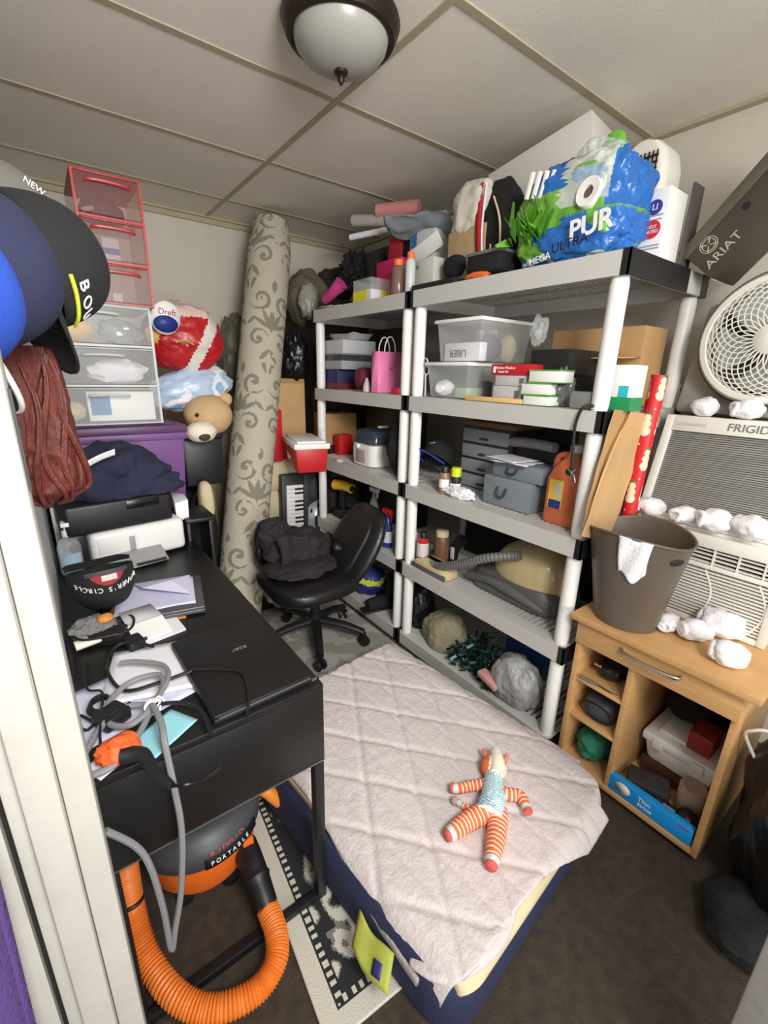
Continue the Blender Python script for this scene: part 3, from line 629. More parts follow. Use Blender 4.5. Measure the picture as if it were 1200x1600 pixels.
# folded white envelopes nearer
f2, w2, h2 = pbox((205, 1018), (268, 1000), (205, 1018), DZ, .1)
c2 = PZ(236, 990, DZ)
T = thing('envelope', 'folded white receipt and envelopes in front of the silver laptop', 'letter', (c2.x, c2.y, DZ))
e2 = tr((c2.x, c2.y, DZ), .18)
bm = NB(); hexa(bm, [e2 @ V(p) for p in ((-.055, -.05, 0), (.075, -.05, 0), (.085, .055, 0), (-.05, .05, 0), (-.055, -.05, .006), (.075, -.05, .005), (.085, .055, .006), (-.05, .05, .008))]); mk('lower_envelope', bm, paper, T)
bm = NB(); hexa(bm, [e2 @ V(p) for p in ((-.052, -.042, .008), (.042, -.042, .008), (.045, .03, .01), (-.048, .03, .01), (-.052, -.042, .013), (.042, -.042, .013), (.045, .03, .028), (-.048, .03, .030))]); mk('folded_receipt', bm, white_p, T)
bm = NB(); vs = [bm.verts.new(e2 @ V(p)) for p in ((-.048, .031, .03), (.045, .031, .028), (.035, .085, .045), (-.05, .08, .05))]; bm.faces.new(vs); mk('raised_flap', bm, mat('grey_paper', (172, 170, 174), .8), T, solid=.001)
# black laptop
bl = PZ(335, 1130, DZ + .012); br = PZ(491, 1060, DZ + .012); tl_ = PZ(274, 1004, DZ + .022)
xd = (br - bl); lw = xd.length; xd.normalize(); yd = V((0, 0, 1)).cross(xd)
fl = pl(V((br.x - xd.x * lw, br.y - xd.y * lw, DZ)), xd, yd); ld = max(.2, (tl_ - bl).length)
print('laptop', lw, ld)
T = thing('laptop', 'closed black laptop on the near corner of the desk', 'laptop', fl @ V((lw / 2, ld / 2, 0)))
mk('base', B1(((0, 0, .004), (lw, ld, .017)), mt=fl), black_p, T, bevel=.004); mk('lid', B1(((.0, .0, .0175), (lw, ld, .026)), mt=fl), mat('laptop_lid', (18, 17, 18), .45, bump=.05, bscale=500), T, bevel=.004)
mk('hinge_line', B1(((.01, -.001, .0155), (lw - .01, .002, .019)), mt=fl), steel, T)
for i, x in enumerate((.225, .245, .268, .285)): mk('port', B1(((x, -.0015, .007), (x + .013, .001, .013)), mt=fl), steel, T)
text('acer', .022, fl @ tr((lw * .56, ld * .60, .0268), PI), T, grey_p)
# sheets on the near left of the desk
cA = PZ(205, 1085, DZ)
sheet((cA.x, cA.y), .30, .20, .25, DZ, 'white sheet of paper under the tangle of cables', lav, .003, seed=4)
sheet((cA.x + .06, cA.y + .06), .20, .21, -.25, DZ + .005, 'printed white form partly under the black laptop', paper, .003, seed=6)
cB = PZ(256, 1146, DZ); sheet((cB.x, cB.y), .105, .075, .55, DZ + .002, 'pale cyan envelope at the desk edge beside the orange tool', mat('cyan_paper', (150, 208, 220), .8), .003, seed=9, name='envelope', cat_='envelope')
cC = PZ(165, 1190, DZ); sheet((max(cC.x, -.0), cC.y), .085, .05, .5, DZ, 'small white paper under the orange tool', paper, .003, seed=11)
# orange tool with black handle
a_ = PZ(160, 1170, DZ + .03); b_ = PZ(212, 1180, DZ + .03); c_ = PZ(268, 1228, DZ + .02)
T = thing('hand_tool', 'orange hand tool with tapered black handle on the desk edge', 'tool', (b_.x, b_.y, DZ))
bm = NB(); blob(bm, (a_ + b_) / 2 + V((.0, .008, -.002)), (.036, .03, .024), 31, .2, 2.2, 4, zmin=DZ, ridge=.12); mk('orange_head', bm, mat('orange_rubber', (230, 98, 44), .6), T)
bm = NB(); tube(bm, [b_ + V((-.02, .012, 0)), b_ + V((.01, -.006, 0)), (b_ + c_) / 2, c_], lambda t: .016 - .009 * t, 12, 5); mk('black_handle', bm, black_p, T)
bm = NB(); tube(bm, [c_, c_ + V((.02, -.012, .002)), c_ + V((.05, -.01, -.008)), c_ + V((.08, -.004, -.006))], .0032, 8, 5); mk('power_lead', bm, black_gloss, T)
# pouch with adapters by the wall, chargers
p = PZ(118, 1008, DZ); p.x = max(p.x, .0)
T = thing('soft_pouch', 'small grey and orange pouch against the wall behind the cables', 'pouch', (p.x, p.y, DZ))
bm = NB(); blob(bm, p + V((.01, .01, .03)), (.055, .045, .032), 9, .2, 2, 4, zmin=DZ, ridge=.15); mk('pouch_body', bm, mat('grey_mesh_cloth', (120, 118, 118), .9, bump=.4, bscale=200), T)
bm = NB(); blob(bm, p + V((.04, -.01, .06)), (.02, .018, .012), 4, .15, 2, 3); mk('orange_tab', bm, MATS['orange_board'], T)
bm = NB(); tube(bm, [p + V((-.035, -.04, .018)), p + V((.04, -.03, .022))], .018, 14, 3, flat=.6); solo('rolled_magazine', bm, mat('cream_paper', (226, 222, 206), .7), 'rolled cream paper in front of the grey pouch', 'paper roll')
def brick(px, z, w, d, h, rz, label):
    q = PZ(*px, z); q.x = max(q.x, .01); T = thing('power_adapter', label, 'power adapter', q); mk('case', B1(((-w / 2, -d / 2, 0), (w / 2, d / 2, h)), mt=tr(q, rz)), black_p, T, bevel=.006)
    bm = NB(); tube(bm, [q + V((w * .45 * math.cos(rz), w * .45 * math.sin(rz), h / 2)), q + V((w * .75 * math.cos(rz), w * .75 * math.sin(rz), h / 2))], .005, 8, 2); mk('strain_relief', bm, black_p, T)
    return q
brick((172, 1002), DZ, .085, .05, .036, -.4, 'black power adapter brick beside the grey pouch')
brick((140, 1142), DZ + .004, .055, .05, .03, .5, 'black power adapter brick on the sheet near the door frame')
brick((212, 1012), DZ, .04, .05, .03, .2, 'small black plug next to the folded receipt')
def cable(px, r, m, label, name='power_cable', flat=1.0, lift=0, group=None, res=6):
    pts = [PZ(u, v, z) for u, v, z in px]
    pts = [V((max(q.x, -.045), q.y, q.z)) for q in pts]
    bm = NB(); tube(bm, pts, r, 8, res, flat=flat); return solo(name, bm, m, label, 'cable')
D = DZ + .012
blk = mat('black_cable', (20, 20, 22), .5); gry = mat('grey_cable', (128, 128, 130), .45)
cable([(300, 1048, D + .02), (250, 1066, D + .012), (195, 1079, D + .01), (168, 1050, D + .01), (172, 1022, D + .012), (195, 1004, D + .02), (240, 1010, D + .02)], .0042, blk, 'black cable looping from the laptop over the papers')
cable([(235, 1102, D + .02), (285, 1098, D + .02), (316, 1112, D + .012), (330, 1150, D + .004)], .0042, blk, 'black cable crossing the cyan envelope towards the desk edge')
o = cable([(300, 1046, D + .016), (345, 1046, D + .016), (378, 1052, D + .018), (388, 1085, D + .02), (386, 1120, D + .01)], .003, blk, 'thin black cable over the closed black laptop')
cable([(132, 1025, D), (132, 1060, D + .006), (138, 1078, D + .01), (158, 1080, D + .012), (160, 1100, D + .014), (156, 1150, D + .02), (164, 1200, D + .004)], .0026, blk, 'thin black lead hanging past the white sheet to the orange tool')
bm = NB(); q = PZ(158, 1105, D + .004)
for k in range(3): tube(bm, [q + V((.022 * math.cos(t * PI / 4) * (1 - .1 * k), .026 * math.sin(t * PI / 4), .002 + .004 * k)) for t in range(8)], .0042, 7, 4, closed=True)
solo('coiled_cable', bm, blk, 'small coil of black cable on the white sheet', 'cable')
cable([(145, 1128, D), (125, 1118, D), (122, 1135, D), (138, 1140, D), (160, 1115, D)], .0028, blk, 'black lead from the adapter to the small coil')
cable([(98, 985, D + .01), (105, 975, D + .012), (160, 972, D + .012), (205, 962, D + .03), (200, 985, D + .02), (130, 1000, D + .024), (95, 995, D + .012), (96, 1060, D)], .0032, blk, 'black cable looped in front of the black cap')
# grey flat lead: bundle on the desk, then hanging off the near edge to the floor
yb = DY0 - .02
hang = [PZ(239, 1102, D + .03), PZ(252, 1130, D + .028), PZ(258, 1165, D + .01)]
hang += [PY(272, 1230, yb - .012), PY(284, 1300, yb - .02), PY(283, 1390, yb - .025), PY(274, 1450, yb - .03), PY(268, 1483, yb - .03), PY(255, 1420, yb - .024), PY(235, 1355, yb - .02), PY(212, 1322, yb - .016), PY(165, 1298, yb - .012)]
T = thing('extension_lead', 'grey extension lead bundled on the desk and hanging over its edge', 'cable', PZ(239, 1102, DZ))
bm = NB(); tube(bm, hang, .0062, 8, 6); mk('hanging_cord', bm, gry, T)
bm = NB()
tube(bm, [PZ(u, v, D + .012 + .004 * math.sin(i)) for i, (u, v) in enumerate(((239, 1102), (200, 1104), (165, 1128), (140, 1165), (125, 1195), (140, 1212), (185, 1190), (215, 1150), (239, 1104)))], .0062, 8, 6)
tube(bm, [PZ(u, v, D + .02 + .004 * math.sin(i)) for i, (u, v) in enumerate(((239, 1102), (262, 1062), (255, 1040), (215, 1034), (188, 1036)))], .006, 8, 6)
tube(bm, [PZ(u, v, D + .018 + .004 * math.sin(i)) for i, (u, v) in enumerate(((239, 1102), (255, 1070), (245, 1054), (200, 1068), (165, 1105), (170, 1130), (200, 1134), (225, 1118), (239, 1102)))], .006, 8, 6)
mk('coiled_cord', bm, gry, T)
bm = NB(); q = PZ(238, 1102, D + .022)
for k in range(4): tube(bm, [q + V((.015 * math.cos(t * PI / 4), .008 * math.sin(t * PI / 4) + .003 * k - .005, .012 * math.sin(t * PI / 4 + k))) for t in range(8)], .0018, 6, 3, closed=True)
tube(bm, [q, q + V((.012, -.006, .02)), q + V((.022, -.018, .012))], .0022, 6, 4); mk('twist_tie', bm, white_p, T)
# ================= under the desk: wet and dry vacuum with hose
vc = V((.175, 1.085, 0)); orange = mat('orange_plastic', (222, 104, 34), .42); vgrey = mat('charcoal_vac', (62, 64, 68), .45)
T = thing('shop_vacuum', 'orange and black portable wet dry vacuum under the desk', 'vacuum cleaner', vc)
bm = NB(); lathe(bm, [(.10, .045), (.128, .05), (.145, .08), (.150, .15), (.152, .175)], 40, tr(vc)); mk('drum', bm, orange, T)
bm = NB(); lathe(bm, [(.160, .172), (.168, .182), (.168, .215), (.156, .242), (.12, .262), (.08, .272)], 40, tr(vc)); mk('lid', bm, vgrey, T)
bm = NB(); lathe(bm, [(.085, .268), (.085, .32), (.07, .35), (.03, .36)], 30, tr(vc)); mk('motor_head', bm, black_p, T)
for a_ in (-2.3, -1.2, .5, 2.2):
    bm = NB(); q = vc + V((.115 * math.cos(a_), .115 * math.sin(a_), .022)); lathe(bm, [(.021, -.012), (.021, .012)], 16, M.Translation(q) @ M.Rotation(PI / 2, 4, 'X')); box(bm, q + V((-.012, -.016, .0)), q + V((.012, .016, .04))); mk('caster', bm, black_p, T, bevel=.002)
# curved label on the lid front
bm = NB()
def labf(u, v):
    t = -1.75 + .95 * u; r = .1715 - .016 * v * v; return vc + V((r * math.cos(t), r * math.sin(t), .184 + .050 * v))
grid(bm, labf, 14, 3); lb = mk('label_panel', bm, black_p, T, solid=.002, off=1)
def arc_text(s, z, size, m, rad, t0, dt):
    for i, ch in enumerate(s):
        t = t0 + dt * i; n_ = V((math.cos(t), math.sin(t), .25)).normalized(); text(ch, size, pl(vc + V((math.cos(t) * rad, math.sin(t) * rad, z)), V((-math.sin(t), math.cos(t), 0)), V((0, 0, 1)) - n_ * n_.z), lb, m)
arc_text('RIDGID', .219, .021, mat('logo_orange', (216, 84, 40), .5), .1655, -1.62, .10)
arc_text('PORTABLE', .197, .016, white_p, .1728, -1.64, .085)
bm = NB(); bar(bm, vc + V((.09, -.14, .09)), vc + V((.09, -.14, .17)), .03, .012, up=(0, 1, 0)); mk('latch', bm, orange, T, bevel=.004)
# inlet, black cuff and corrugated hose
h0 = vc + V((.085, -.115, .115)); h1 = PZ(418, 1418, .075)
bm = NB(); tube(bm, [h0, h0 * .75 + h1 * .25 + V((.0, 0, .012)), (h0 + h1) / 2 + V((.0, 0, .016)), h1 * .8 + h0 * .2 + V((0, 0, .008)), h1], lambda t: .036 - .008 * t + (.004 if .55 < t < .62 else 0), 18, 6); mk('hose_cuff', bm, black_p, T)
hp = [h1, PZ(432, 1460, .072), PZ(430, 1505, .064), PZ(398, 1550, .05), PZ(335, 1577, .048), PZ(280, 1560, .06), PZ(235, 1505, .075), PZ(212, 1440, .13), PZ(200, 1380, .22), PZ(194, 1335, .31)]
bm = NB(); P = cr(hp, 40)
tube(bm, P, lambda t: .0265 + .0022 * math.sin(t * 2 * PI * 95), 16, 1); mk('hose', bm, mat('orange_hose', (224, 122, 44), .45), T, smooth=60)
bm = NB(); q = P[-60]; d_ = (P[-50] - P[-70]).normalized(); lathe(bm, [(.0295, -.004), (.031, 0), (.0295, .004)], 18, M.Translation(q) @ d_.to_track_quat('Z', 'Y').to_matrix().to_4x4()); mk('hose_strap', bm, black_p, T)
bm = NB(); q1 = PZ(405, 1230, .16); q2 = PZ(437, 1252, .10); tube(bm, [q1 + V((-.03, .05, -.1)), q1, q2], lambda t: .024 - .004 * t, 14, 5)
solo('vacuum_nozzle', bm, mat('orange_nozzle', (232, 140, 48), .45), 'loose orange vacuum nozzle standing beside the mattress under the desk', 'vacuum nozzle')
bm = NB(); q = PZ(440, 1300, .0); blob(bm, V((.322, 1.40, .06)), (.045, .13, .05), 17, .2, 2, 4, zmin=.012, ridge=.2); solo('clothes', bm, black_cloth, 'dark cloth bundle on the rug between vacuum and mattress', 'clothing')
# ================= things on the shelves
S5, S4, S3, S2, S1 = [z + .0015 for z in SZ]
def fx(x0, ul, ur, v, vt, z):
    y1 = PX(ul, v, x0).y; y0 = PX(ur, v, x0).y
    return y0, y1, max(.004, PX(ur, vt, x0).z - z)
def carton(label, x0, ul, ur, v, vt, z, d, m, name='carton', cat_='box', bevel=.002, parts=None, group=None):
    y0, y1, h = fx(x0, ul, ur, v, vt, z)
    if x0 > 1.5: d = min(d, 1.852 - x0); lo_, hi_ = (1.735, 2.498) if (y0 + y1) / 2 > 1.66 else (.772, 1.585); y0 = max(y0, lo_); y1 = min(y1, hi_)
    T = thing(name, label, cat_, (x0 + d / 2, (y0 + y1) / 2, z), group=group)
    mk('box_body', B1(((x0, y0, z), (x0 + d, y1, z + h))), m, T, bevel=bevel)
    if parts: parts(T, x0, y0, y1, z, h, d)
    return z + h, y0, y1
def patch(T, nm, a, b, m): mk(nm, B1((a, b)), m, T)
def can(label, x, y, z, r, h, mbody, mcap, caph, name='spray_can', cat_='can', lab=None, taper=.6, n=22):
    T = thing(name, label, cat_, (x, y, z)); q = tr((x, y, z))
    bm = NB(); lathe(bm, [(r * .95, 0), (r, .004), (r, h - .012), (r * taper, h), (r * taper * .8, h + .004)], n, q); mk('can_body', bm, mbody, T)
    bm = NB(); lathe(bm, [(r * taper, h + .001), (r * taper, h + caph - .004), (r * taper * .85, h + caph)], n, q); mk('cap', bm, mcap, T)
    if lab: bm = NB(); lathe(bm, [(r + .0008, h * lab[1]), (r + .0008, h * lab[2])], n, q, cap=False); mk('label', bm, lab[0], T)
    return T
greybox = mat('grey_card', (158, 158, 162), .7); navybox = mat('navy_card', (34, 38, 82), .55); maroon = mat('maroon_card', (112, 34, 48), .55)
# --- far unit, second shelf from the top
def nb(T, x0, y0, y1, z, h, d): patch(T, 'maroon_base', (x0 - .003, y0 - .003, z), (x0 + d + .003, y1 + .003, z + h * .3), maroon)
zt, ya, yb_ = carton('navy shoe box with maroon base under the grey boxes on the far shelf', 1.43, 494, 527, 611, 577, S2, .20, navybox, parts=nb)
def gb(T, x0, y0, y1, z, h, d): patch(T, 'dark_band', (x0 - .001, y0 - .001, z + h * .55), (x0 + d, y1 + .001, z + h * .95), mat('dark_band', (60, 62, 64), .4))
zt2, _, _ = carton('grey box with a dark band, lower of the pair on the navy shoe box', 1.425, 498, 534, 577, 552, zt + .001, .21, greybox, parts=gb)
zt3, _, _ = carton('plain pale grey box, upper of the pair on the navy shoe box', 1.43, 500, 536, 552, 530, zt2 + .001, .23, mat('pale_grey_card', (188, 188, 192), .7))
y0, y1, h = fx(1.45, 508, 545, 525, 512, zt3 + .001)
bm = NB()
def trayf(u, v):
    a = 2 * PI * u; r = [.3, .8, 1.0, 1.04][min(3, int(v * 3.01))]; zz = [0.002, .0, .028, .034][min(3, int(v * 3.01))]
    return V((1.55 + .085 * r * math.copysign(abs(math.cos(a)) ** .5, math.cos(a)), (y0 + y1) / 2 + (y1 - y0) * .55 * r * math.copysign(abs(math.sin(a)) ** .5, math.sin(a)), zt3 + .002 + zz * (1 + .12 * math.sin(5 * a))))
grid(bm, trayf, 32, 3); solo('plastic_tray', bm, frost, 'clear white plastic tray on top of the grey boxes', 'tray', solid=.002)
pink = mat('pink_paper', (232, 128, 176), .6)
C_ = PX(590, 616, 1.385); y1 = PX(580, 616, 1.385).y; xr_ = PY(626, 616, C_.y).x; hb = PX(590, 549, 1.385).z - S2
T = thing('gift_bag', 'pink paper gift bag with twisted cord handles on the far shelf', 'gift bag', ((1.385 + xr_) / 2, (C_.y + y1) / 2, S2))
bm = NB(); box(bm, (1.385, C_.y, S2), (xr_, y1, S2 + hb)); bm.faces.ensure_lookup_table(); bmesh.ops.delete(bm, geom=[bm.faces[1]], context='FACES'); mk('bag_body', bm, pink, T, solid=.002)
cord = mat('white_cord', (224, 214, 206), .7)
for yy in (C_.y + .004, y1 - .004):
    bm = NB(); w_ = xr_ - 1.385; tube(bm, [(1.385 + w_ * .28, yy, S2 + hb - .02), (1.385 + w_ * .29, yy, S2 + hb + .03), (1.385 + w_ * .42, yy, S2 + hb + .068), (1.385 + w_ * .58, yy, S2 + hb + .068), (1.385 + w_ * .71, yy, S2 + hb + .03), (1.385 + w_ * .72, yy, S2 + hb - .02)], .003, 7, 6); mk('handle', bm, cord, T)
lg = tr((1.385 + w_ * .55, C_.y - .0012, S2 + hb * .62), 0, PI / 2)
bm = NB(); tube(bm, [lg @ V((.014 * math.cos(t * PI / 6), .014 * math.sin(t * PI / 6), 0)) for t in range(12)], .0012, 5, 1, closed=True); mk('emblem_ring', bm, mat('plum_print', (120, 70, 100), .6), T)
text('~', .03, lg @ M.Translation((0, -.004, 0)), T, black_p, 'emblem_mark')
bm = NB(); blob(bm, PX(570, 592, 1.47), (.05, .05, .06), 3, .15, 2, 3, zmin=S2, sq=.6); solo('small_bag', bm, mat('maroon_cloth', (104, 34, 52), .8), 'dark maroon pouch behind the pink gift bag', 'pouch')
bm = NB(); q = PX(573, 609, 1.405); q.z = S2; lathe(bm, [(.022, 0), (.02, .03), (.008, .065), (.004, .072)], 18, tr(q)); solo('cone_ornament', bm, mat('silver_ornament', (190, 180, 176), .4), 'small silver white cone ornament left of the gift bag', 'ornament')
bm = NB(); q = PX(560, 609, 1.39); box(bm, (1.375, q.y - .03, S2), (1.40, q.y + .04, S2 + .006)); solo('metal_ruler', bm, steel, 'flat silver strip lying in front of the navy shoe box', 'strip', bevel=.001)
q = PX(618, 613, 1.378); bm = NB(); box(bm, (1.372, q.y - .035, S2), (1.384, q.y + .03, S2 + .03)); solo('red_packet', bm, mat('cerise', (196, 30, 66), .5), 'small cerise packet against the front of the gift bag', 'packet', bevel=.003)
carton('dark brown box added to darken the back of the far second shelf', 1.74, 492, 640, 600, 510, S2, .15, mat('dark_brown_card', (44, 36, 32), .85))  # unseen box, added so the shelf interior reads dark
# --- far unit, third shelf
q = PX(553, 742, 1.40); ql = PX(537, 727, 1.47)
cx_, cy_ = 1.56, PX(575, 735, 1.42).y + .075; hb = .17
T = thing('bottle_steriliser', 'white appliance with smoky clear lid on the far third shelf', 'appliance', (cx_, cy_, S3))
bm = NB(); loft(bm, [[(x + cx_, y + cy_, S3 + z) for x, y in sq(0, .135 + g, .115 + g, .05)] for z, g in ((0, -.01), (.01, 0), (.10, .004), (.125, 0), (.13, -.01))]); mk('body', bm, white_p, T)
bm = NB(); loft(bm, [[(x + cx_, y + cy_, S3 + z) for x, y in sq(0, .132 + g, .112 + g, .05)] for z, g in ((.131, 0), (.18, -.004), (.205, -.015), (.215, -.05))]); mk('lid', bm, mat('smoky_lid', (70, 84, 100), .12, alpha=.5), T)
bm = NB(); bar(bm, (cx_ - .02, cy_, S3 + .218), (cx_ + .05, cy_, S3 + .218), .02, .014); mk('lid_handle', bm, white_p, T, bevel=.003)
mk('front_panel', B1(((cx_ - .139, cy_ - .04, S3 + .02), (cx_ - .133, cy_ + .06, S3 + .10))), mat('rose_grey', (170, 156, 150), .4), T, bevel=.003)
bm = NB(); lathe(bm, [(.014, 0), (.013, .012), (.008, .016)], 16, tr((cx_ - .135, cy_ + .03, S3 + .115), 0, 0, -PI / 2)); mk('knob', bm, white_p, T)
bm = NB(); blob(bm, (1.47, 1.80, S3 + .145), (.085, .085, .15), 5, .15, 2, 4, zmin=S3, ridge=.1); solo('backpack', bm, black_cloth, 'black cloth bag at the right end of the far third shelf', 'bag')
bm = NB(); q = PX(531, 719, 1.39); q.z = S3 + .004; tube(bm, [q + V((.018 * math.cos(t * PI / 5), .022 * math.sin(t * PI / 5), 0)) for t in range(10)], .004, 7, 3, closed=True); solo('plastic_ring', bm, mat('cream_ring', (226, 216, 196), .5), 'small cream ring lying left of the white appliance', 'ring')
carton('black box added to darken the back of the far third shelf', 1.72, 492, 640, 700, 620, S3, .17, black_p)  # added dark filler behind the appliance, deepens the shelf interior
bm = NB(); q = PX(531, 682, 1.52); box(bm, (1.50, q.y - .03, S3), (1.60, q.y + .04, S3 + .13)); solo('carton', bm, cred, 'small red box behind the white appliance', 'box', bevel=.002)
# --- far unit, fourth and bottom shelf
q = PX(540, 795, 1.50); q.z = S4
T = thing('power_drill', 'yellow and black cordless tool on the far fourth shelf', 'tool', q)
yel = mat('yellow_plastic', (232, 186, 40), .45)
bm = NB(); tube(bm, [q + V((-.02, .10, .215)), q + V((0, .02, .22)), q + V((.01, -.06, .215))], lambda t: .036 - .006 * t, 14, 4); mk('motor_housing', bm, yel, T)
bm = NB(); tube(bm, [q + V((0, .03, .20)), q + V((.005, .045, .12)), q + V((.01, .05, .06))], .024, 12, 4); mk('grip', bm, black_p, T)
mk('battery', B1((q + V((-.04, .0, 0)), q + V((.06, .11, .06)))), black_p, T, bevel=.006)
bm = NB(); tube(bm, [q + V((.01, -.06, .215)), q + V((.012, -.10, .214))], lambda t: .022 - .012 * t, 12, 2); mk('chuck', bm, black_p, T)
def spray(px, x0, z, m, trig, label, h=.19, r=.036):
    q = PX(*px, x0); q.z = z; T = thing('spray_bottle', label, 'bottle', q)
    bm = NB(); lathe(bm, [(r * .95, 0), (r, .008), (r, h * .6), (r * .5, h * .85), (.013, h * .9), (.013, h)], 22, tr(q), sx=.75); mk('bottle_body', bm, m, T)
    bm = NB(); lathe(bm, [(r * .9, h * .15), (r * 1.02, h * .16), (r * 1.02, h * .5), (r * .9, h * .51)], 22, tr(q), sx=.76, cap=False); mk('label', bm, mat('label_white_blue', (200, 206, 226), .5), T)
    bm = NB(); box(bm, q + V((-.014, -.045, h)), q + V((.014, .035, h + .028))); box(bm, q + V((-.006, -.04, h - .035)), q + V((.006, -.03, h + .004))); mk('trigger_head', bm, trig, T, bevel=.004)
spray((604, 862), 1.43, S4, mat('blue_liquid', (40, 56, 130), .25), cred, 'blue spray bottle with red trigger on the far fourth shelf')
spray((583, 852), 1.56, S4, clear, white_p, 'clear spray bottle with white trigger behind the blue one', h=.23)
carton('black box added to darken the back of the far fourth shelf', 1.70, 520, 640, 800, 740, S4, .18, black_p)  # unseen filler that keeps the back of this shelf dark
bm = NB(); blob(bm, PX(578, 905, 1.50) + V((0, 0, .0)), (.11, .10, .10), 7, .15, 2, 4, zmin=S5)
paint(bm, lambda p, f: (196, 206, 50) if abs((p.z - .17) - .25 * (p.y - 2.0)) < .018 else (34, 46, 120))
solo('sports_bag', bm, mat('bag_nylon', vcol=True, rough=.6), 'blue sports bag with lime piping on the far bottom shelf', 'bag')
for i, (px, lab) in enumerate((((598, 965), 'black boot, nearer of two on the far bottom shelf'), ((620, 935), 'black boot, farther of two on the far bottom shelf'))):
    q = PX(*px, 1.43 + .18 * i); q.z = S5; T = thing('boot', lab, 'boot', q)
    bm = NB(); tube(bm, [q + V((-.09, .03, .035)), q + V((-.03, .02, .045)), q + V((.05, 0, .05)), q + V((.075, 0, .12)), q + V((.078, 0, .20))], lambda t: .036 + .01 * t, 14, 5); mk('upper', bm, black_cloth, T)
    bm = NB(); bar(bm, q + V((-.125, .036, .008)), q + V((.11, -.002, .008)), .075, .014); mk('sole', bm, black_p, T, bevel=.004)
# --- near unit, second shelf: clear bins
def bin_(label, x0, ul, ur, v, vt, z, d, name='storage_bin'):
    y0, y1, h = fx(x0, ul, ur, v, vt, z); T = thing(name, label, 'storage bin', (x0 + d / 2, (y0 + y1) / 2, z))
    e = .02; P = [(x0 + e, y0 + e, z + .001), (x0 + d - e, y0 + e, z + .001), (x0 + d - e, y1 - e, z + .001), (x0 + e, y1 - e, z + .001), (x0 + .006, y0 + .006, z + h - .012), (x0 + d - .006, y0 + .006, z + h - .012), (x0 + d - .006, y1 - .006, z + h - .012), (x0 + .006, y1 - .006, z + h - .012)]
    bm = NB(); hexa(bm, P); bm.faces.ensure_lookup_table(); bmesh.ops.delete(bm, geom=[bm.faces[1]], context='FACES')
    mk('tub', bm, clear, T, bevel=.008, seg=2)
    mk('lid', B1(((x0 - .004, y0 - .004, z + h - .0115), (x0 + d + .004, y1 + .004, z + h + .004))), white_p, T, bevel=.006)
    return T, y0, y1, h, z + h + .005
T, y0, y1, h, zl = bin_('lower of two stacked clear plastic bins on the near shelf', 1.39, 662, 728, 622, 567, S2, .34)
bm = NB(); blob(bm, (1.44, y1 - .08, S2 + .04), (.04, .05, .035), 2, .2, 2, 3, zmin=S2 + .004); solo('cloth_ball', bm, paper, 'white cloth inside the lower clear bin', 'cloth')
bm = NB(); box(bm, (1.425, y0 + .03, S2 + .004), (1.52, y0 + .10, S2 + .045)); solo('carton', bm, mat('soft_green', (168, 194, 152), .6), 'soft green box inside the lower clear bin', 'box', bevel=.002)
bm = NB(); lathe(bm, [(.03, 0), (.032, .005), (.032, .065), (.02, .07)], 20, tr((1.58, y0 + .07, S2 + .004))); solo('canister', bm, black_p, 'black canister inside the lower clear bin', 'canister')
T, y0, y1, h, zu = bin_('upper of two stacked clear plastic bins on the near shelf, holding a reversed sign', 1.385, 677, 748, 566, 495, zl, .33)
bm = NB(); box(bm, (1.42, y0 + .03, zl + .004), (1.46, y1 - .03, zl + .075)); o = solo('carton', bm, paper, 'white box with upside down lettering inside the upper clear bin', 'box', bevel=.002)
text('UBER', .042, pl((1.4185, (y0 + y1) / 2 + .02, zl + .035), (0, 1, 0), (0, 0, -1)), o, black_p)
bm = NB(); blob(bm, (1.53, y0 + .075, zl + .058), (.06, .04, .055), 4, .12, 2, 3, zmin=zl + .003); solo('dark_pouch', bm, mat('slate_cloth', (62, 64, 70), .8), 'slate grey pouch inside the upper clear bin', 'pouch')
bm = NB(); blob(bm, (1.65, y0 + .08, zl + .06), (.035, .04, .06), 4, .12, 2, 3, zmin=zl + .003); solo('cloth_ball', bm, cream, 'cream cloth at the back of the upper clear bin', 'cloth')
# envelope pad, cartons
env = mat('manila', (224, 184, 118), .7)
y0, y1, h = fx(1.372, 725, 814, 630, 618, S2)
bm = NB(); box(bm, (1.372, y0, S2), (1.388, y1, S2 + .018)); solo('padded_envelope', bm, env, 'manila padded envelope lying along the front edge of the near shelf', 'envelope', bevel=.005)
za, ya, yb2 = carton('grey carton, lowest of three beside the clear bins', 1.40, 769, 814, 620, 604, S2, .10, mat('white_grey_card', (196, 194, 192), .7), parts=lambda T, x0, y0, y1, z, h, d: patch(T, 'barcode_label', (x0 - .001, y0 + .012, z + h * .25), (x0, y0 + .032, z + h * .75), grey_p))
zb, _, _ = carton('grey carton, middle of three beside the clear bins', 1.40, 773, 822, 603, 587, za + .001, .10, MATS['white_grey_card'], parts=lambda T, x0, y0, y1, z, h, d: patch(T, 'barcode_label', (x0 - .001, y0 + .012, z + h * .25), (x0, y0 + .032, z + h * .75), grey_p))
def rb(T, x0, y0, y1, z, h, d):
    mk('pictogram', B1(((x0 - .001, y1 - .022, z + h * .2), (x0, y1 - .010, z + h * .8))), white_p, T)
    text('Broken Window', h * .34, pl((x0 - .0012, y1 - .068, z + h * .66), (0, -1, 0), (0, 0, 1)), T, white_p); text('Repair Kit', h * .3, pl((x0 - .0012, y1 - .058, z + h * .3), (0, -1, 0), (0, 0, 1)), T, white_p)
carton('red carton with white lettering, topmost of three beside the clear bins', 1.395, 767, 830, 586, 569, zb + .001, .09, mat('red_card', (190, 30, 38), .5), parts=rb)
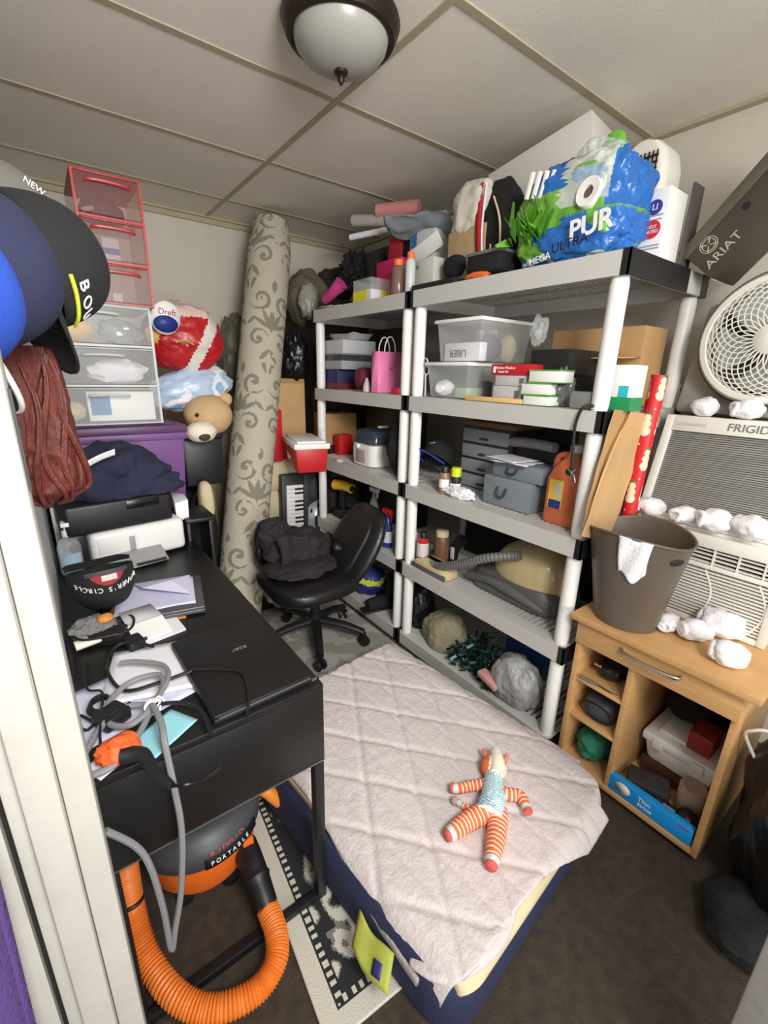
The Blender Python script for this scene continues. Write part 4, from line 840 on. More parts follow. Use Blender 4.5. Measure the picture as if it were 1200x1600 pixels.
def grn(T, x0, y0, y1, z, h, d):
    patch(T, 'green_edge', (x0 - .0008, y0 - .0008, z + h * .9), (x0 + d, y1 + .0008, z + h + .0006), mat('leaf_green', (92, 160, 76), .6)); patch(T, 'green_edge', (x0 - .0008, y0 - .0008, z - .0), (x0 + d, y1 + .0008, z + h * .08), MATS['leaf_green'])
z1_, _, _ = carton('white box with green edges, lowest of three by the front post', 1.375, 816, 856, 634, 619, S2, .09, white_p, parts=grn)
z2_, _, _ = carton('white box with green edges, middle of three by the front post', 1.375, 813, 855, 619, 599, z1_ + .001, .10, white_p, parts=grn)
carton('white box with green edges, topmost of three by the front post', 1.375, 825, 872, 599, 578, z2_ + .001, .09, white_p, parts=grn, bevel=.004)
bx = mat('matt_black_card', (30, 30, 32), .5)
carton('black bag like box under the flat black box on the near shelf', 1.50, 838, 905, 620, 588, S2, .16, black_cloth, name='soft_case', cat_='case', bevel=.02)
z0b = S2 + (PX(905, 588, 1.50).z - S2) + .001
carton('flat black box on top of the soft black case', 1.46, 826, 885, 588, 545, z0b, .26, bx)
def flap(T, x0, y0, y1, z, h, d):
    bm = NB(); vs = [bm.verts.new(p) for p in ((x0 - .0, y0, z + h), (x0 - .0, y1, z + h), (x0 - .10, y1 + .0, z + h - .03), (x0 - .10, y0, z + h - .03))]; bm.faces.new(vs); mk('flap', bm, card, T, solid=.003)
y0, y1, h = fx(1.68, 855, 1052, 600, 505, S2)
y0 = max(y0, .775); y1 = min(y1, 1.58)
T = thing('carton', 'large open cardboard box at the back of the near second shelf', 'box', (1.79, (y0 + y1) / 2, S2)); mk('box_body', B1(((1.68, y0, S2), (1.852, y1, S2 + h))), card, T, bevel=.003); 
bm = NB(); vs = [bm.verts.new(p) for p in ((1.679, y0, S2 + h * .62), (1.679, y1, S2 + h * .62), (1.60, y1, S2 + h * .60), (1.60, y0, S2 + h * .60))]; bm.faces.new(vs); mk('flap', bm, kraft, T, solid=.003)
film = mat('crinkled_film', (220, 224, 224), .15, alpha=.35, bump=.5, bscale=30)
bm = NB(); q = PX(880, 610, 1.47); blob(bm, q, (.05, .035, .07), 5, .2, 2.5, 4, zmin=S2, ridge=.25); solo('plastic_bag', bm, mat('grey_film', (110, 112, 114), .25, alpha=.7, bump=.4, bscale=30), 'grey film wrapped bundle right of the white and green boxes', 'bag')
bm = NB(); q = PX(843, 512, 1.55); blob(bm, q + V((0, 0, -.01)), (.035, .03, .055), 8, .3, 1.6, 4, ridge=.14, rf=2); bm2 = bm; solo('crumpled_film', bm2, film, 'crumpled clear film standing on the flat black box', 'plastic film')
q = PX(912, 628, 1.40); bm = NB(); box(bm, (1.385, q.y - .03, S2), (1.42, q.y + .045, S2 + .055)); solo('blister_pack', bm, mat('grey_clear', (150, 152, 148), .2, alpha=.6), 'clear blister pack beside the near front post', 'packaging', bevel=.01)
q = PX(962, 625, 1.47); T = thing('carton', 'small white teal and green box behind the near front post', 'box', (1.50, q.y, S2))
y0, y1, h = fx(1.45, 938, 985, 622, 570, S2); mk('box_body', B1(((1.45, y0, S2), (1.53, y1, S2 + h))), white_p, T, bevel=.002)
patch(T, 'green_band', (1.449, y0 - .001, S2), (1.5305, y1 + .001, S2 + h * .3), mat('grass_green', (30, 140, 84), .5)); patch(T, 'teal_panel', (1.4485, y0 + .01, S2 + h * .3), (1.4495, y0 + .04, S2 + h * .55), mat('teal_print', (40, 176, 196), .5)); patch(T, 'dark_window', (1.4485, y1 - .03, S2 + h * .55), (1.4495, y1 - .008, S2 + h * .85), black_gloss)
q = PX(660, 545, 1.40); bm = NB()
for k in range(2): tube(bm, [V((1.43 + .01 * k, q.y + .01, S2 + .13 + .018)) + V((0, .016 * math.cos(t * PI / 5), (.018 * math.sin(t * PI / 5)) - .035 * k)) for t in range(10)], .003, 6, 3, closed=True)
tube(bm, [V((1.435, q.y + .01, S2 + .10)), V((1.44, q.y + .01, S2 + .0))], .004, 6, 2)
solo('scissors', bm, white_p, 'white handled scissors standing left of the clear bins', 'scissors')
# --- near unit, third shelf
T = thing('drawer_organiser', 'grey four drawer organiser at the back of the near third shelf', 'organiser', (1.66, 0, S3))
y0, y1, h = fx(1.60, 715, 786, 790, 672, S3)
dg = mat('dark_grey_frame', (52, 54, 58), .5); lg_ = mat('light_grey_drawer', (150, 154, 158), .4)
mk('frame', B1(((1.604, y0, S3), (1.78, y1, S3 + h))), dg, T, bevel=.003)
for k in range(4):
    a = S3 + .006 + k * (h - .006) / 4; d_ = mk('drawer', B1(((1.595, y0 + .006, a), (1.602, y1 - .006, a + (h - .006) / 4 - .012))), lg_, T, bevel=.002)
    bm = NB(); bar(bm, (1.589, (y0 + y1) / 2 - .02, a + .02), (1.589, (y0 + y1) / 2 + .02, a + .02), .012, .008); mk('handle', bm, dg, d_)
def drw(label, x0, ul, ur, v, vt, z, d):
    y0, y1, h = fx(x0, ul, ur, v, vt, z); T = thing('drawer_case', label, 'storage case', (x0 + d / 2, (y0 + y1) / 2, z))
    mk('drawer_box', B1(((x0, y0, z), (x0 + d, y1, z + h))), mat('slate_clear', (128, 136, 142), .3), T, bevel=.004)
    yc = y1 - (y1 - y0) * .42; bm = NB(); tube(bm, [(x0 - .002, yc + .022, z + h * .68), (x0 - .012, yc + .018, z + h * .42), (x0 - .014, yc, z + h * .34), (x0 - .012, yc - .018, z + h * .42), (x0 - .002, yc - .022, z + h * .68)], .005, 8, 4); mk('handle', bm, dg, T)
    return z + h
zz = drw('grey clear drawer with black handle, lower of two on the near third shelf', 1.455, 752, 826, 796, 757, S3, .12)
drw('grey clear drawer with black handle, upper of two on the near third shelf', 1.47, 767, 845, 765, 733, zz + .001, .12)
zz2 = zz + .001 + fx(1.47, 767, 845, 765, 733, zz + .001)[2] + .001
for i, (dy, rz, w_, lab) in enumerate(((0, .1, .17, 'white paper, lower of the loose sheets on the grey drawers'), (.03, -.15, .18, 'white paper, upper of the loose sheets on the grey drawers'))):
    q = PX(805, 716, 1.50); bm = NB(); m_ = tr((1.50, q.y + dy - .01, zz2 + .009 * i), rz)
    grid(bm, lambda u, v: m_ @ V((-.07 + .14 * u, -w_ / 2 + w_ * v, .002 + .006 * abs(noise.noise(V((u * 3, v * 3, i)))))), 8, 8); solo('paper_sheet', bm, paper, lab, 'paper', solid=.001, off=1)
q = PX(755, 664, 1.64); bm = NB(); zt_ = S3 + h * 0 + fx(1.60, 715, 786, 790, 672, S3)[2] + .001; y0, y1, _ = fx(1.60, 715, 792, 790, 672, S3)
box(bm, (1.60, y0, zt_), (1.80, y1, zt_ + .022)); solo('carton', bm, mat('brown_flat_box', (120, 92, 66), .8), 'flat brown box on top of the grey organiser', 'box', bevel=.002)
bm = NB(); a = PX(795, 690, 1.62); b = PX(868, 700, 1.60); tube(bm, [a, (a + b) / 2 + V((0, 0, .005)), b], .022, 12, 3); a.z = a.z
carton('tall black box behind the grey drawers on the near third shelf', 1.62, 795, 868, 790, 705, S3, .16, black_p)
solo('rolled_poster', bm, mat('grey_roll', (148, 144, 146), .7), 'grey rolled poster lying behind the papers on the near third shelf', 'paper roll')
zc_ = PX(687, 755, 1.46); zc_.z = S3 + .07
blue = mat('cobalt_cloth', (36, 62, 160), .8, bump=.2, bscale=200)
fr = pl(V((1.56, zc_.y + .0, S3 + .075)), (0, -1, 0), (.97, 0, .24))
fr = pl(V((1.53, PX(672, 740, 1.5).y - .01, S3 + .105)), (0, -1, .1), (.80, 0, -.55))
T = cap('baseball_cap', 'black and cobalt baseball cap with round emblem on the near third shelf', fr, capm, blue, s=.92, brimdown=.4)
em = fr @ pl(V((.0, -.072, .062)), (1, 0, 0), (0, .55, .85))
bm = NB(); tube(bm, [em @ V((.016 * math.cos(t * PI / 6), .011 * math.sin(t * PI / 6), .004)) for t in range(12)], .0015, 6, 2, closed=True); mk('emblem_ring', bm, white_p, T); text('A', .015, em @ M.Translation((0, 0, .003)), T, white_p, 'emblem_letter')
q = PX(693, 772, 1.41); can('clear and orange spray can with black cap on the near third shelf', q.x, q.y, S3, .024, .095, mat('amber_can', (150, 110, 90), .3), black_p, .03, lab=(white_p, .3, .7), taper=.85)
q = PX(711, 765, 1.43); can('dark spray can with lime yellow cap on the near third shelf', q.x, q.y, S3, .024, .085, mat('dark_can', (36, 44, 52), .35), mat('lime_cap', (206, 220, 40), .4), .04, lab=(white_p, .35, .65), taper=.95)
bm = NB(); q = PX(715, 778, 1.40); blob(bm, V((1.41, q.y, S3 + .018)), (.035, .085, .03), 5, .3, 2, 4, zmin=S3, ridge=.2); solo('crumpled_wrapper', bm, paper, 'crumpled white wrapper in front of the spray cans', 'wrapper')
q = PX(882, 830, 1.48); q.z = S3
T = thing('fluid_jug', 'orange fluid jug with yellow and blue label beside the near front post', 'jug', (1.505, q.y + .01, S3))
jug = mat('orange_jug', (196, 104, 62), .35)
hj = PX(884, 690, 1.48).z - S3; yj = q.y + .01
bm = NB(); loft(bm, [[(x + 1.50, y + yj, S3 + z * hj) for x, y in sq(0, .055 * g, .075 * g2, .02)] for z, g, g2 in ((0, .95, .95), (.03, 1, 1), (.55, 1, 1), (.72, .8, .75), (.82, .5, .42), (.88, .42, .36))]); mk('jug_body', bm, jug, T)
bm = NB(); lathe(bm, [(.021, hj * .87), (.023, hj * .88), (.023, hj * .96), (.02, hj * .97)], 20, tr((1.50, yj, S3))); mk('cap', bm, white_p, T)
bm = NB(); tube(bm, [(1.50, yj + .026, S3 + hj * .84), (1.50, yj + .065, S3 + hj * .80), (1.50, yj + .072, S3 + hj * .64), (1.50, yj + .055, S3 + hj * .55)], .012, 10, 5); mk('handle', bm, jug, T)
patch(T, 'yellow_label', (1.443, yj - .0, S3 + hj * .2), (1.445, yj + .055, S3 + hj * .55), mat('label_yellow', (220, 190, 70), .6)); patch(T, 'blue_label', (1.4425, yj + .002, S3 + hj * .2), (1.4435, yj + .05, S3 + hj * .3), mat('logo_blue', (36, 52, 128), .5)); patch(T, 'cream_label', (1.4425, yj + .004, S3 + hj * .33), (1.4435, yj + .03, S3 + hj * .52), mat('label_cream', (200, 190, 176), .8))
# black cable with a clip hanging over the second shelf edge
bm = NB(); pts = [PX(930, 636, 1.352), PX(912, 640, 1.348), PX(900, 660, 1.345), PX(896, 690, 1.346), PX(893, 735, 1.347)]; pts[0] = V((1.40, pts[0].y, S2 + .006)); pts[1] = V((1.352, pts[1].y, S2 + .012)); tube(bm, pts, .005, 8, 6)
T = thing('extension_cable', 'black cable with metal clip hanging over the near shelf edge by the front post', 'cable', pts[-1]); mk('cord', bm, blk, T)
q = pts[-1]; bm = NB(); blob(bm, q + V((0, .004, -.006)), (.012, .016, .014), 2, .1, 2, 3); mk('plug', bm, black_p, T)
bm = NB(); tube(bm, [q + V((-.008, .01, .005)), q + V((-.01, -.015, -.012)), q + V((-.008, -.022, -.035))], .0022, 6, 3); tube(bm, [q + V((-.008, -.018, .005)), q + V((-.01, -.005, -.01)), q + V((-.006, -.018, -.055))], .0022, 6, 3); mk('clip', bm, chrome, T)
# --- near unit, fourth shelf
q = PX(660, 866, 1.42); can('red and white spray can on the near fourth shelf', q.x, q.y, S4, .030, .15, mat('red_can', (178, 36, 44), .35), black_p, .03, lab=(mat('can_label', (210, 196, 196), .5), .38, .85))
q = PX(645, 868, 1.44); can('white bottle left of the red spray can', q.x, q.y, S4, .024, .15, white_p, white_p, .015, name='plastic_bottle', cat_='bottle')
q = PX(690, 856, 1.50); can('brown bottle with cream cap behind the red spray can', q.x, q.y, S4, .038, .16, mat('brown_bottle', (110, 78, 58), .4), cream, .03, name='plastic_bottle', cat_='bottle', taper=.85)
beige = mat('beige_gloss', (196, 178, 134), .3, coat=.3); vgr = mat('vac_grey', (92, 92, 92), .45)
ya = PX(855, 955, 1.47).y; yb_ = PX(725, 900, 1.47).y; yc = (ya + yb_) / 2
T = thing('canister_vacuum', 'beige and grey canister vacuum with ribbed hose on the near fourth shelf', 'vacuum cleaner', (1.60, yc, S4))
bm = NB(); loft(bm, [[(x + 1.60, y + yc - .02, S4 + z) for x, y in sq(0, .135 + g, .235 + g2, .10)] for z, g, g2 in ((.004, -.01, -.02), (.012, 0, 0), (.07, .002, -.005), (.10, -.01, -.03), (.11, -.04, -.09))]); mk('base', bm, vgr, T)
bm = NB(); blob(bm, (1.60, yc - .06, S4 + .10), (.125, .175, .165), 1, .04, 1.2, 4, zmin=S4 + .09, sq=.85, mt=M.Rotation(-.25, 4, 'X')); mk('dust_cover', bm, beige, T)
bm = NB(); tube(bm, [(1.462, yc + .19, S4 + .05), (1.455, yc + .05, S4 + .075), (1.458, yc - .1, S4 + .06), (1.475, yc - .2, S4 + .03)], lambda t: .022 - .006 * abs(2 * t - 1), 10, 6); mk('side_bumper', bm, vgr, T)
hs = [PX(800, 858, 1.42), PX(760, 872, 1.40), PX(715, 882, 1.39), PX(680, 884, 1.40), PX(664, 870, 1.43), PX(672, 856, 1.48), PX(700, 850, 1.54)]
hs[0] = V((1.47, PX(812, 850, 1.45).y, S4 + .235)); hs = [V((p.x, p.y, max(p.z, S4 + .03))) for p in hs]
bm = NB(); P = cr(hs, 40); tube(bm, P, lambda t: .019 + .0022 * math.sin(t * 2 * PI * 60), 14, 1); mk('hose', bm, mat('grey_hose', (104, 104, 102), .4), T, smooth=60)
fh = PX(668, 890, 1.42); fh.y = min(fh.y, 1.455)
bm = NB(); loft(bm, [[(x + 1.43, y + fh.y - .0, S4 + z) for x, y in sq(0, .055 + g, .12 + g2, .04)] for z, g, g2 in ((.003, 0, 0), (.03, .002, .002), (.05, -.01, -.01), (.06, -.03, -.04))]); fhd = mk('floor_head', bm, beige, T)
mk('bumper', B1(((1.372, fh.y - .122, S4 + .004), (1.378, fh.y + .122, S4 + .028))), vgr, fhd, bevel=.003)
q = PX(715, 862, 1.55); q.z = S4 + .002; bm = NB(); tube(bm, [q + V((0, .03, .0)), q + V((.0, .02, .09)), q + V((0, -.025, .16))], lambda t: .022 + .006 * t, 12, 4); T = thing('vacuum_wand_grip', 'dark vacuum wand grip with pale button panel standing behind the hose', 'vacuum grip', q); mk('grip_body', bm, black_p, T)
mk('button_panel', B1(((q.x - .028, q.y - .0, .045 + q.z), (q.x - .022, q.y + .025, .11 + q.z))), mat('pale_panel', (190, 190, 186), .5), T, bevel=.003)
bm = NB(); box(bm, (1.76, .775, S4), (1.852, 1.58, S4 + .28)); solo('carton', bm, dark_void, 'dark filler box added for shade along the back of the near fourth shelf', 'box', bevel=.004)  # added dark block in place of the shade at the shelf back
bm = NB(); box(bm, (1.79, 1.05, S3), (1.852, 1.58, S3 + .30)); solo('carton', bm, dark_void, 'dark filler box added for shade along the back of the near third shelf', 'box', bevel=.004)  # unseen dark filler, stands for the shade behind the drawers
# --- near unit, bottom shelf
bm = NB(); blob(bm, PX(697, 990, 1.50) + V((0, 0, .0)), (.11, .13, .13), 12, .14, 1.5, 5, zmin=S5, ridge=.05); solo('cloth_bag', bm, mat('khaki_cloth', (140, 132, 106), .9, bump=.3, bscale=60), 'khaki cloth bag slumped on the near bottom shelf', 'bag', smooth=70)
bm = NB(); blob(bm, PX(655, 955, 1.52), (.09, .09, .19), 2, .15, 2, 4, zmin=S5, ridge=.1); solo('refuse_bag', bm, mat('black_film', (20, 20, 22), .3, bump=.5, bscale=18), 'black bag left of the khaki bag on the near bottom shelf', 'bag')
bm = NB(); blob(bm, PX(805, 1070, 1.44) + V((.0, 0, .02)), (.085, .115, .12), 9, .12, 1.6, 5, zmin=S5, ridge=.06); solo('plastic_bag', bm, mat('grey_carrier', (158, 158, 158), .35, bump=.6, bscale=30), 'pale grey tied carrier bag on the near bottom shelf', 'bag')
bm = NB(); q = PX(765, 1080, 1.36); bar(bm, V((1.375, q.y + .07, S5 + .085)), V((1.365, q.y - .04, S5 + .07)), .05, .03); solo('pink_packet', bm, mat('dusty_pink', (206, 150, 142), .7), 'dusty pink packet lying against the grey carrier bag', 'packet', bevel=.008)
y0, y1, h = fx(1.62, 785, 850, 1040, 995, S5); bm = NB(); box(bm, (1.62, y0, S5), (1.78, y1, S5 + h)); solo('storage_tub', bm, mat('blue_tub', (52, 92, 150), .4), 'blue tub behind the grey carrier bag', 'tub', bevel=.01)
bm = NB(); q = PX(745, 1035, 1.47); random.seed(3)
for k in range(430):
    a = V((1.47 + random.uniform(-.08, .10), q.y + random.uniform(-.15, .13), 0)); a.z = S5 + .008 + random.random() ** 1.3 * .15 * (1 - abs(a.y - q.y) / .2); d_ = V((random.uniform(-1, 1), random.uniform(-1, 1), random.uniform(-.4, .8))).normalized() * .035
    vs = [bm.verts.new(a), bm.verts.new(a + d_), bm.verts.new(a + d_ * .9 + d_.orthogonal().normalized() * .012), bm.verts.new(a + d_.orthogonal().normalized() * .012)]; bm.faces.new(vs)
for v in bm.verts: v.co.z = max(v.co.z, S5 + .002)
o = solo('tinsel_garland', bm, mat('green_tinsel', (36, 66, 60), .3, metal=.5), 'dark green tinsel garland heaped on the near bottom shelf', 'garland', smooth=0, solid=.0006); o['kind'] = 'stuff'
# --- far unit, top shelf
q = PX(520, 462, 1.42); bm = NB(); tube(bm, [PX(508, 472, 1.41) + V((0, 0, .01)), PX(522, 455, 1.42), PX(534, 442, 1.44)], lambda t: .022 + .018 * t, 12, 5); 
for v in bm.verts: v.co += V((0, 0, 1)) * .006 * noise.noise(v.co * 60)
solo('folded_umbrella', bm, mat('magenta_cloth', (196, 60, 130), .8), 'magenta folded cloth bundle at the left end of the far top shelf', 'cloth bundle')
q = PX(530, 470, 1.42); bm = NB(); m_ = tr((1.44, q.y - .02, S1), .2); grid(bm, lambda u, v: m_ @ V((-.07 + .14 * u, -.14 + .28 * v, .002 + .012 * abs(noise.noise(V((u * 3, v * 4, 1)))))), 10, 12); solo('paper_sheet', bm, paper, 'white papers lying under the magenta bundle on the far top shelf', 'paper', solid=.002, off=1)
bm = NB(); blob(bm, PX(557, 425, 1.62) + V((0, 0, .0)), (.09, .12, .10), 4, .3, 3, 4, zmin=S1, ridge=.4, rf=5); solo('feather_boa', bm, black_cloth, 'black fluffy bundle behind the yellow labelled box', 'bundle')
def yb(T, x0, y0, y1, z, h, d):
    for (a, b) in ((.05, .75), ): patch(T, 'yellow_label', (x0 - .001, y0 + (y1 - y0) * .2, z), (x0, y1, z + h * .48), mat('label_lemon', (222, 210, 50), .6))
    patch(T, 'yellow_label', (x0 + d * .55, y0 - .001, z), (x0 + d, y0, z + h * .48), MATS['label_lemon']); patch(T, 'contents', (x0 + .006, y0 + .006, z + .002), (x0 + d - .006, y1 - .006, z + h * .5), paper)
carton('clear plastic box with yellow labels on the far top shelf', 1.38, 552, 579, 470, 432, S1, .12, clear, name='plastic_box', parts=yb)
def btl(px, x0, z, top, m, mc, label, r, water=None):
    q = PX(*px, x0); h = PX(px[0], top, x0).z - z; can(label, x0 + .0, q.y, z, r, h * .80, m, mc, h * .18, name='drink_bottle', cat_='bottle', taper=.75, lab=water)
btl((622, 455), 1.40, S1, 405, mat('brown_clear', (132, 104, 90), .15, alpha=.8), mat('orange_cap', (232, 112, 50), .5), 'brown clear bottle with orange cap on the far top shelf', .032)
btl((640, 455), 1.395, S1, 393, mat('frosty_white', (190, 196, 194), .4), MATS['orange_cap'], 'slim white bottle with orange cap at the joint of the two shelves', .022)
def hole(T, x0, y0, y1, z, h, d): bm = NB(); lathe(bm, [(.009, 0), (.009, .001)], 16, tr((x0, y1 - .03, z + h * .8), 0, 0, -PI / 2)); mk('round_hole', bm, grey_p, T)
carton('white box with a round hole behind the orange capped bottles', 1.46, 645, 676, 440, 400, S1, .12, mat('dull_white_card', (196, 196, 190), .7), parts=hole)
# magenta board, red folder, black bag
def slab(label, px, x0, z, wy, h, t, m, rx, name, cat_, rz=0):
    q = PX(*px, x0); bm = NB(); box(bm, (-t / 2, -wy / 2, 0), (t / 2, wy / 2, h)); bmesh.ops.transform(bm, matrix=tr((x0, q.y, z), rz) @ M.Rotation(rx, 4, 'X'), verts=bm.verts); return solo(name, bm, m, label, cat_, bevel=.002)
slab('magenta gift bag standing behind the brown bottle', (612, 440), 1.53, S1, .20, .20, .05, mat('magenta_card', (190, 24, 96), .6), 0, 'gift_bag', 'gift bag')
slab('tall red folder behind the magenta gift bag', (612, 440), 1.60, S1, .10, .345, .02, mat('red_folder', (160, 30, 38), .7), .1, 'folder', 'folder')
slab('black case left of the red folder on the far top shelf', (585, 440), 1.62, S1, .12, .30, .06, black_p, 0, 'case', 'case')
# paper rolls lying across
def roll(label, a, b, r, m, x0, x1, name='rolled_poster', cat_='paper roll'):
    bm = NB(); p = PX(*a, x0); q = PX(*b, x1); tube(bm, [p, (p + q) / 2, q], r, 14, 2); return solo(name, bm, m, label, cat_)
carton('dark box under the paper rolls at the back of the far top shelf', 1.70, 560, 700, 420, 352, S1, .16, bx)
roll('thick white paper roll poking out left on the far top shelf', (553, 345), (668, 345), .03, mat('grey_white_roll', (176, 170, 164), .8), 1.56, 1.72)
roll('thin white paper roll poking out lowest on the far top shelf', (548, 371), (640, 352), .016, paper, 1.54, 1.66)
roll('pink paper roll resting on the other rolls on the far top shelf', (590, 330), (655, 323), .034, mat('salmon_paper', (196, 130, 126), .8), 1.60, 1.72)
bm = NB(); q0 = PX(606, 350, 1.50); q1 = PX(700, 345, 1.56)
grid(bm, lambda u, v: q0.lerp(q1, u) + V((.14 * v - .03, .02 * math.sin(v * 5 + u * 4), -.09 * math.sin(v * 2.2) * (1 - .4 * u) + .02 * noise.noise(V((u * 5, v * 5, 2))) + .03)), 16, 12); solo('plastic_sheet', bm, mat('grey_blue_film', (140, 150, 156), .3, bump=.3, bscale=20), 'grey blue plastic sheet draped over the paper rolls', 'plastic sheet', solid=.002)
carton('white and blue appliance box behind the round hole box', 1.56, 640, 692, 400, 348, S1 + .0, .13, mat('blue_white_card', (206, 206, 206), .6), parts=lambda T, x0, y0, y1, z, h, d: (patch(T, 'blue_print', (x0 - .001, y1 - .05, z + h * .78), (x0, y1 - .005, z + h * .98), mat('print_blue', (60, 110, 170), .6)), patch(T, 'blue_print', (x0 - .001, y1 - .03, z + h * .5), (x0, y1 - .002, z + h * .62), MATS['print_blue'])))
bm = NB(); q = PX(660, 388, 1.52); m_ = pl(V((1.53, q.y, PX(660, 390, 1.53).z)), (0, -1, .28), (-.5, 0, 1)); box(bm, (-.10, -.035, -.003), (.11, .03, .003), m_); solo('foam_board', bm, white_p, 'white flat board tilted in front of the white and blue box', 'board', bevel=.002)
slab('black slim case lying flat near the joint of the two shelves', (690, 440), 1.42, S1, .26, .02, .11, bx, 0, 'slim_case', 'case')
bm = NB(); blob(bm, PX(715, 418, 1.50), (.05, .07, .05), 7, .2, 2, 3, zmin=S1); solo('small_bag', bm, black_cloth, 'small black pouch behind the slim black case', 'pouch')
# beige bag with white paper
y0, y1, h = fx(1.48, 698, 752, 410, 285, S1)
T = thing('paper_bag', 'beige paper bag stuffed with white paper on the near top shelf', 'bag', (1.55, (y0 + y1) / 2, S1))
bm = NB(); tbox(bm, (1.56, (y0 + y1) / 2, S1), .15, (y1 - y0), h * .62, 1.04); mk('bag_body', bm, mat('beige_bag', (176, 150, 108), .8, bump=.2, bscale=30), T, bevel=.006)
bm = NB(); blob(bm, (1.555, (y0 + y1) / 2 + .005, S1 + h * .80), (.085, (y1 - y0) * .56, h * .30), 6, .12, 1.6, 5, ridge=.05, sq=.75); mk('stuffed_paper', bm, mat('cream_white_paper', (206, 200, 186), .85), T)
# black bag with red stripe
y0, y1, h = fx(1.50, 748, 800, 390, 252, S1)
T = thing('sports_bag', 'tall black bag with red stripe leaning left of the green and blue package', 'bag', (1.55, (y0 + y1) / 2, S1)); yc = (y0 + y1) / 2
fr = tr((1.56, yc - .02, S1)) @ M.Rotation(-.16, 4, 'X')
bm = NB(); blob(bm, (0, 0, h * .47), (.07, .085, h * .49), 9, .1, 2, 4, sq=.7, zmin=.0, mt=None); mk('bag_body', bm, black_cloth, T, mt=fr)
bm = NB(); grid(bm, lambda u, v: fr @ V((-.074 - .012 * math.sin(PI * u), .055 + .028 * v - .02 * u, h * (.12 + .82 * u))), 10, 2); mk('red_stripe', bm, mat('red_webbing', (180, 30, 40), .7), T, solid=.004)
bm = NB(); tube(bm, [fr @ V(p) for p in ((-.08, .05, h * .10), (-.086, .04, h * .5), (-.082, .012, h * .9))], .004, 6, 5); mk('white_piping', bm, paper, T)
bm = NB(); tube(bm, [fr @ V(p) for p in ((-.082, -.02, h * .75), (-.088, -.05, h * .5), (-.085, -.035, h * .2), (-.085, .005, h * .17), (-.085, .0, h * .35))], .005, 6, 5, flat=.4); mk('strap', bm, cream, T)
y0, y1, h = fx(1.40, 726, 778, 428, 388, S1)
T = thing('soft_case', 'black padded case with grey rim in front of the red striped bag', 'case', (1.44, (y0 + y1) / 2, S1)); mk('case_body', B1(((1.40, y0, S1 + .022), (1.50, y1, S1 + h))), black_cloth, T, bevel=.015); mk('grey_rim', B1(((1.397, y0 - .003, S1 + h - .006), (1.503, y1 + .003, S1 + h + .006))), grey_p, T, bevel=.003); mk('base', B1(((1.43, y0 + .01, S1), (1.49, y1 - .01, S1 + .023))), black_p, T)
bm = NB(); q = PX(745, 432, 1.385); blob(bm, V((1.385, q.y, S1 + .012)), (.016, .06, .013), 5, .3, 3, 3, zmin=S1); solo('orange_strap', bm, MATS['orange_cap'], 'orange strap lying on the shelf edge under the padded case', 'strap')
# --- near unit, top: big printed package
y0, y1, h = fx(1.42, 785, 985, 412, 196, S1)
yc = (y0 + y1) / 2 + .012; cpk = V((1.53, yc, S1 + h * .5))
T = thing('toilet_roll_package', 'torn green and blue printed plastic package on the near top shelf', 'package', (1.53, yc, S1))
bm = NB(); blob(bm, cpk, (.125, (y1 - y0) * .43, h * .50), 33, .08, 1.7, 6, zmin=S1, ridge=.055, rf=4, sq=.62)
def pk(p, f):
    y = (p.y - yc) / (y1 - y0) * 2; z = (p.z - S1) / h; n = noise.noise(p * 7) ; n2 = noise.noise(p * 16 + V((4, 1, 2)))
    # y=+1 is the left end, y=-1 the right
    if z < .13: return (44, 112, 178) if n2 < .25 else (206, 216, 222)
    if y > .45 and z < .75: return (112, 168, 52) if n > -.45 else (70, 136, 52)
    if .0 < y <= .5 and z > .68: return (40, 110, 186) if n2 < .45 else (200, 210, 220)
    if y > .05 and .36 < z <= .68 and y <= .5: return (58, 158, 214) if n > .1 else (120, 176, 70)
    if -.62 < y < .12 and z > .5: return (190, 198, 186) if n < .12 else ((118, 166, 80) if z > .8 else (150, 172, 190))
    if y < -.6 and z > .45: return (42, 104, 180) if n2 < .35 else (120, 176, 66)
    if z < .42 and y < .45: return (46, 108, 188) if n2 < .32 else (96, 160, 60)
    return (104, 166, 58)
paint(bm, pk); mk('film_wrap', bm, mat('glossy_print', vcol=True, rough=.24, bump=.7, bscale=16), T, smooth=70)
bm = NB()
for k in range(26):
    a = V((1.405, yc + (y1 - y0) * random.uniform(.12, .42), S1 + h * random.uniform(.28, .46))); d_ = V((-.03 - .02 * random.random(), random.uniform(-.09, .03), random.uniform(-.02, .07))); s_ = V((0, .012, .014))
    vs = [bm.verts.new(a - s_), bm.verts.new(a + d_ - s_ * .3), bm.verts.new(a + d_ + s_ * .3), bm.verts.new(a + s_)]; bm.faces.new(vs)
mk('torn_film', bm, mat('green_film', (110, 176, 60), .25), T, smooth=0, solid=.0008)
xf = 1.384
text('PUR', .075, pl((xf - .002, yc - (y1 - y0) * .27, S1 + h * .27), (0, -1, .10), (0, 0, 1)), T, white_p, bold=.002)
text('ULTRA', .04, pl((xf - .004, yc - (y1 - y0) * .14, S1 + h * .15), (0, -1, .10), (0, 0, 1)), T, black_p)
text('MEGA', .03, pl((xf - .002, yc + (y1 - y0) * .08, S1 + h * .07), (0, -1, .14), (0, 0, 1)), T, white_p)
for k in range(4):
    bm = NB(); m_ = pl((1.408 + .004 * k, yc + (y1 - y0) * (.27 - .052 * k), S1 + h * (.80 - .012 * k)), (0, -.25, 1), (0, -1, -.15)); box(bm, (-.038, -.0065, -.006), (.038, .0065, .006), m_); mk('white_stripe', bm, white_p, T, bevel=.002)
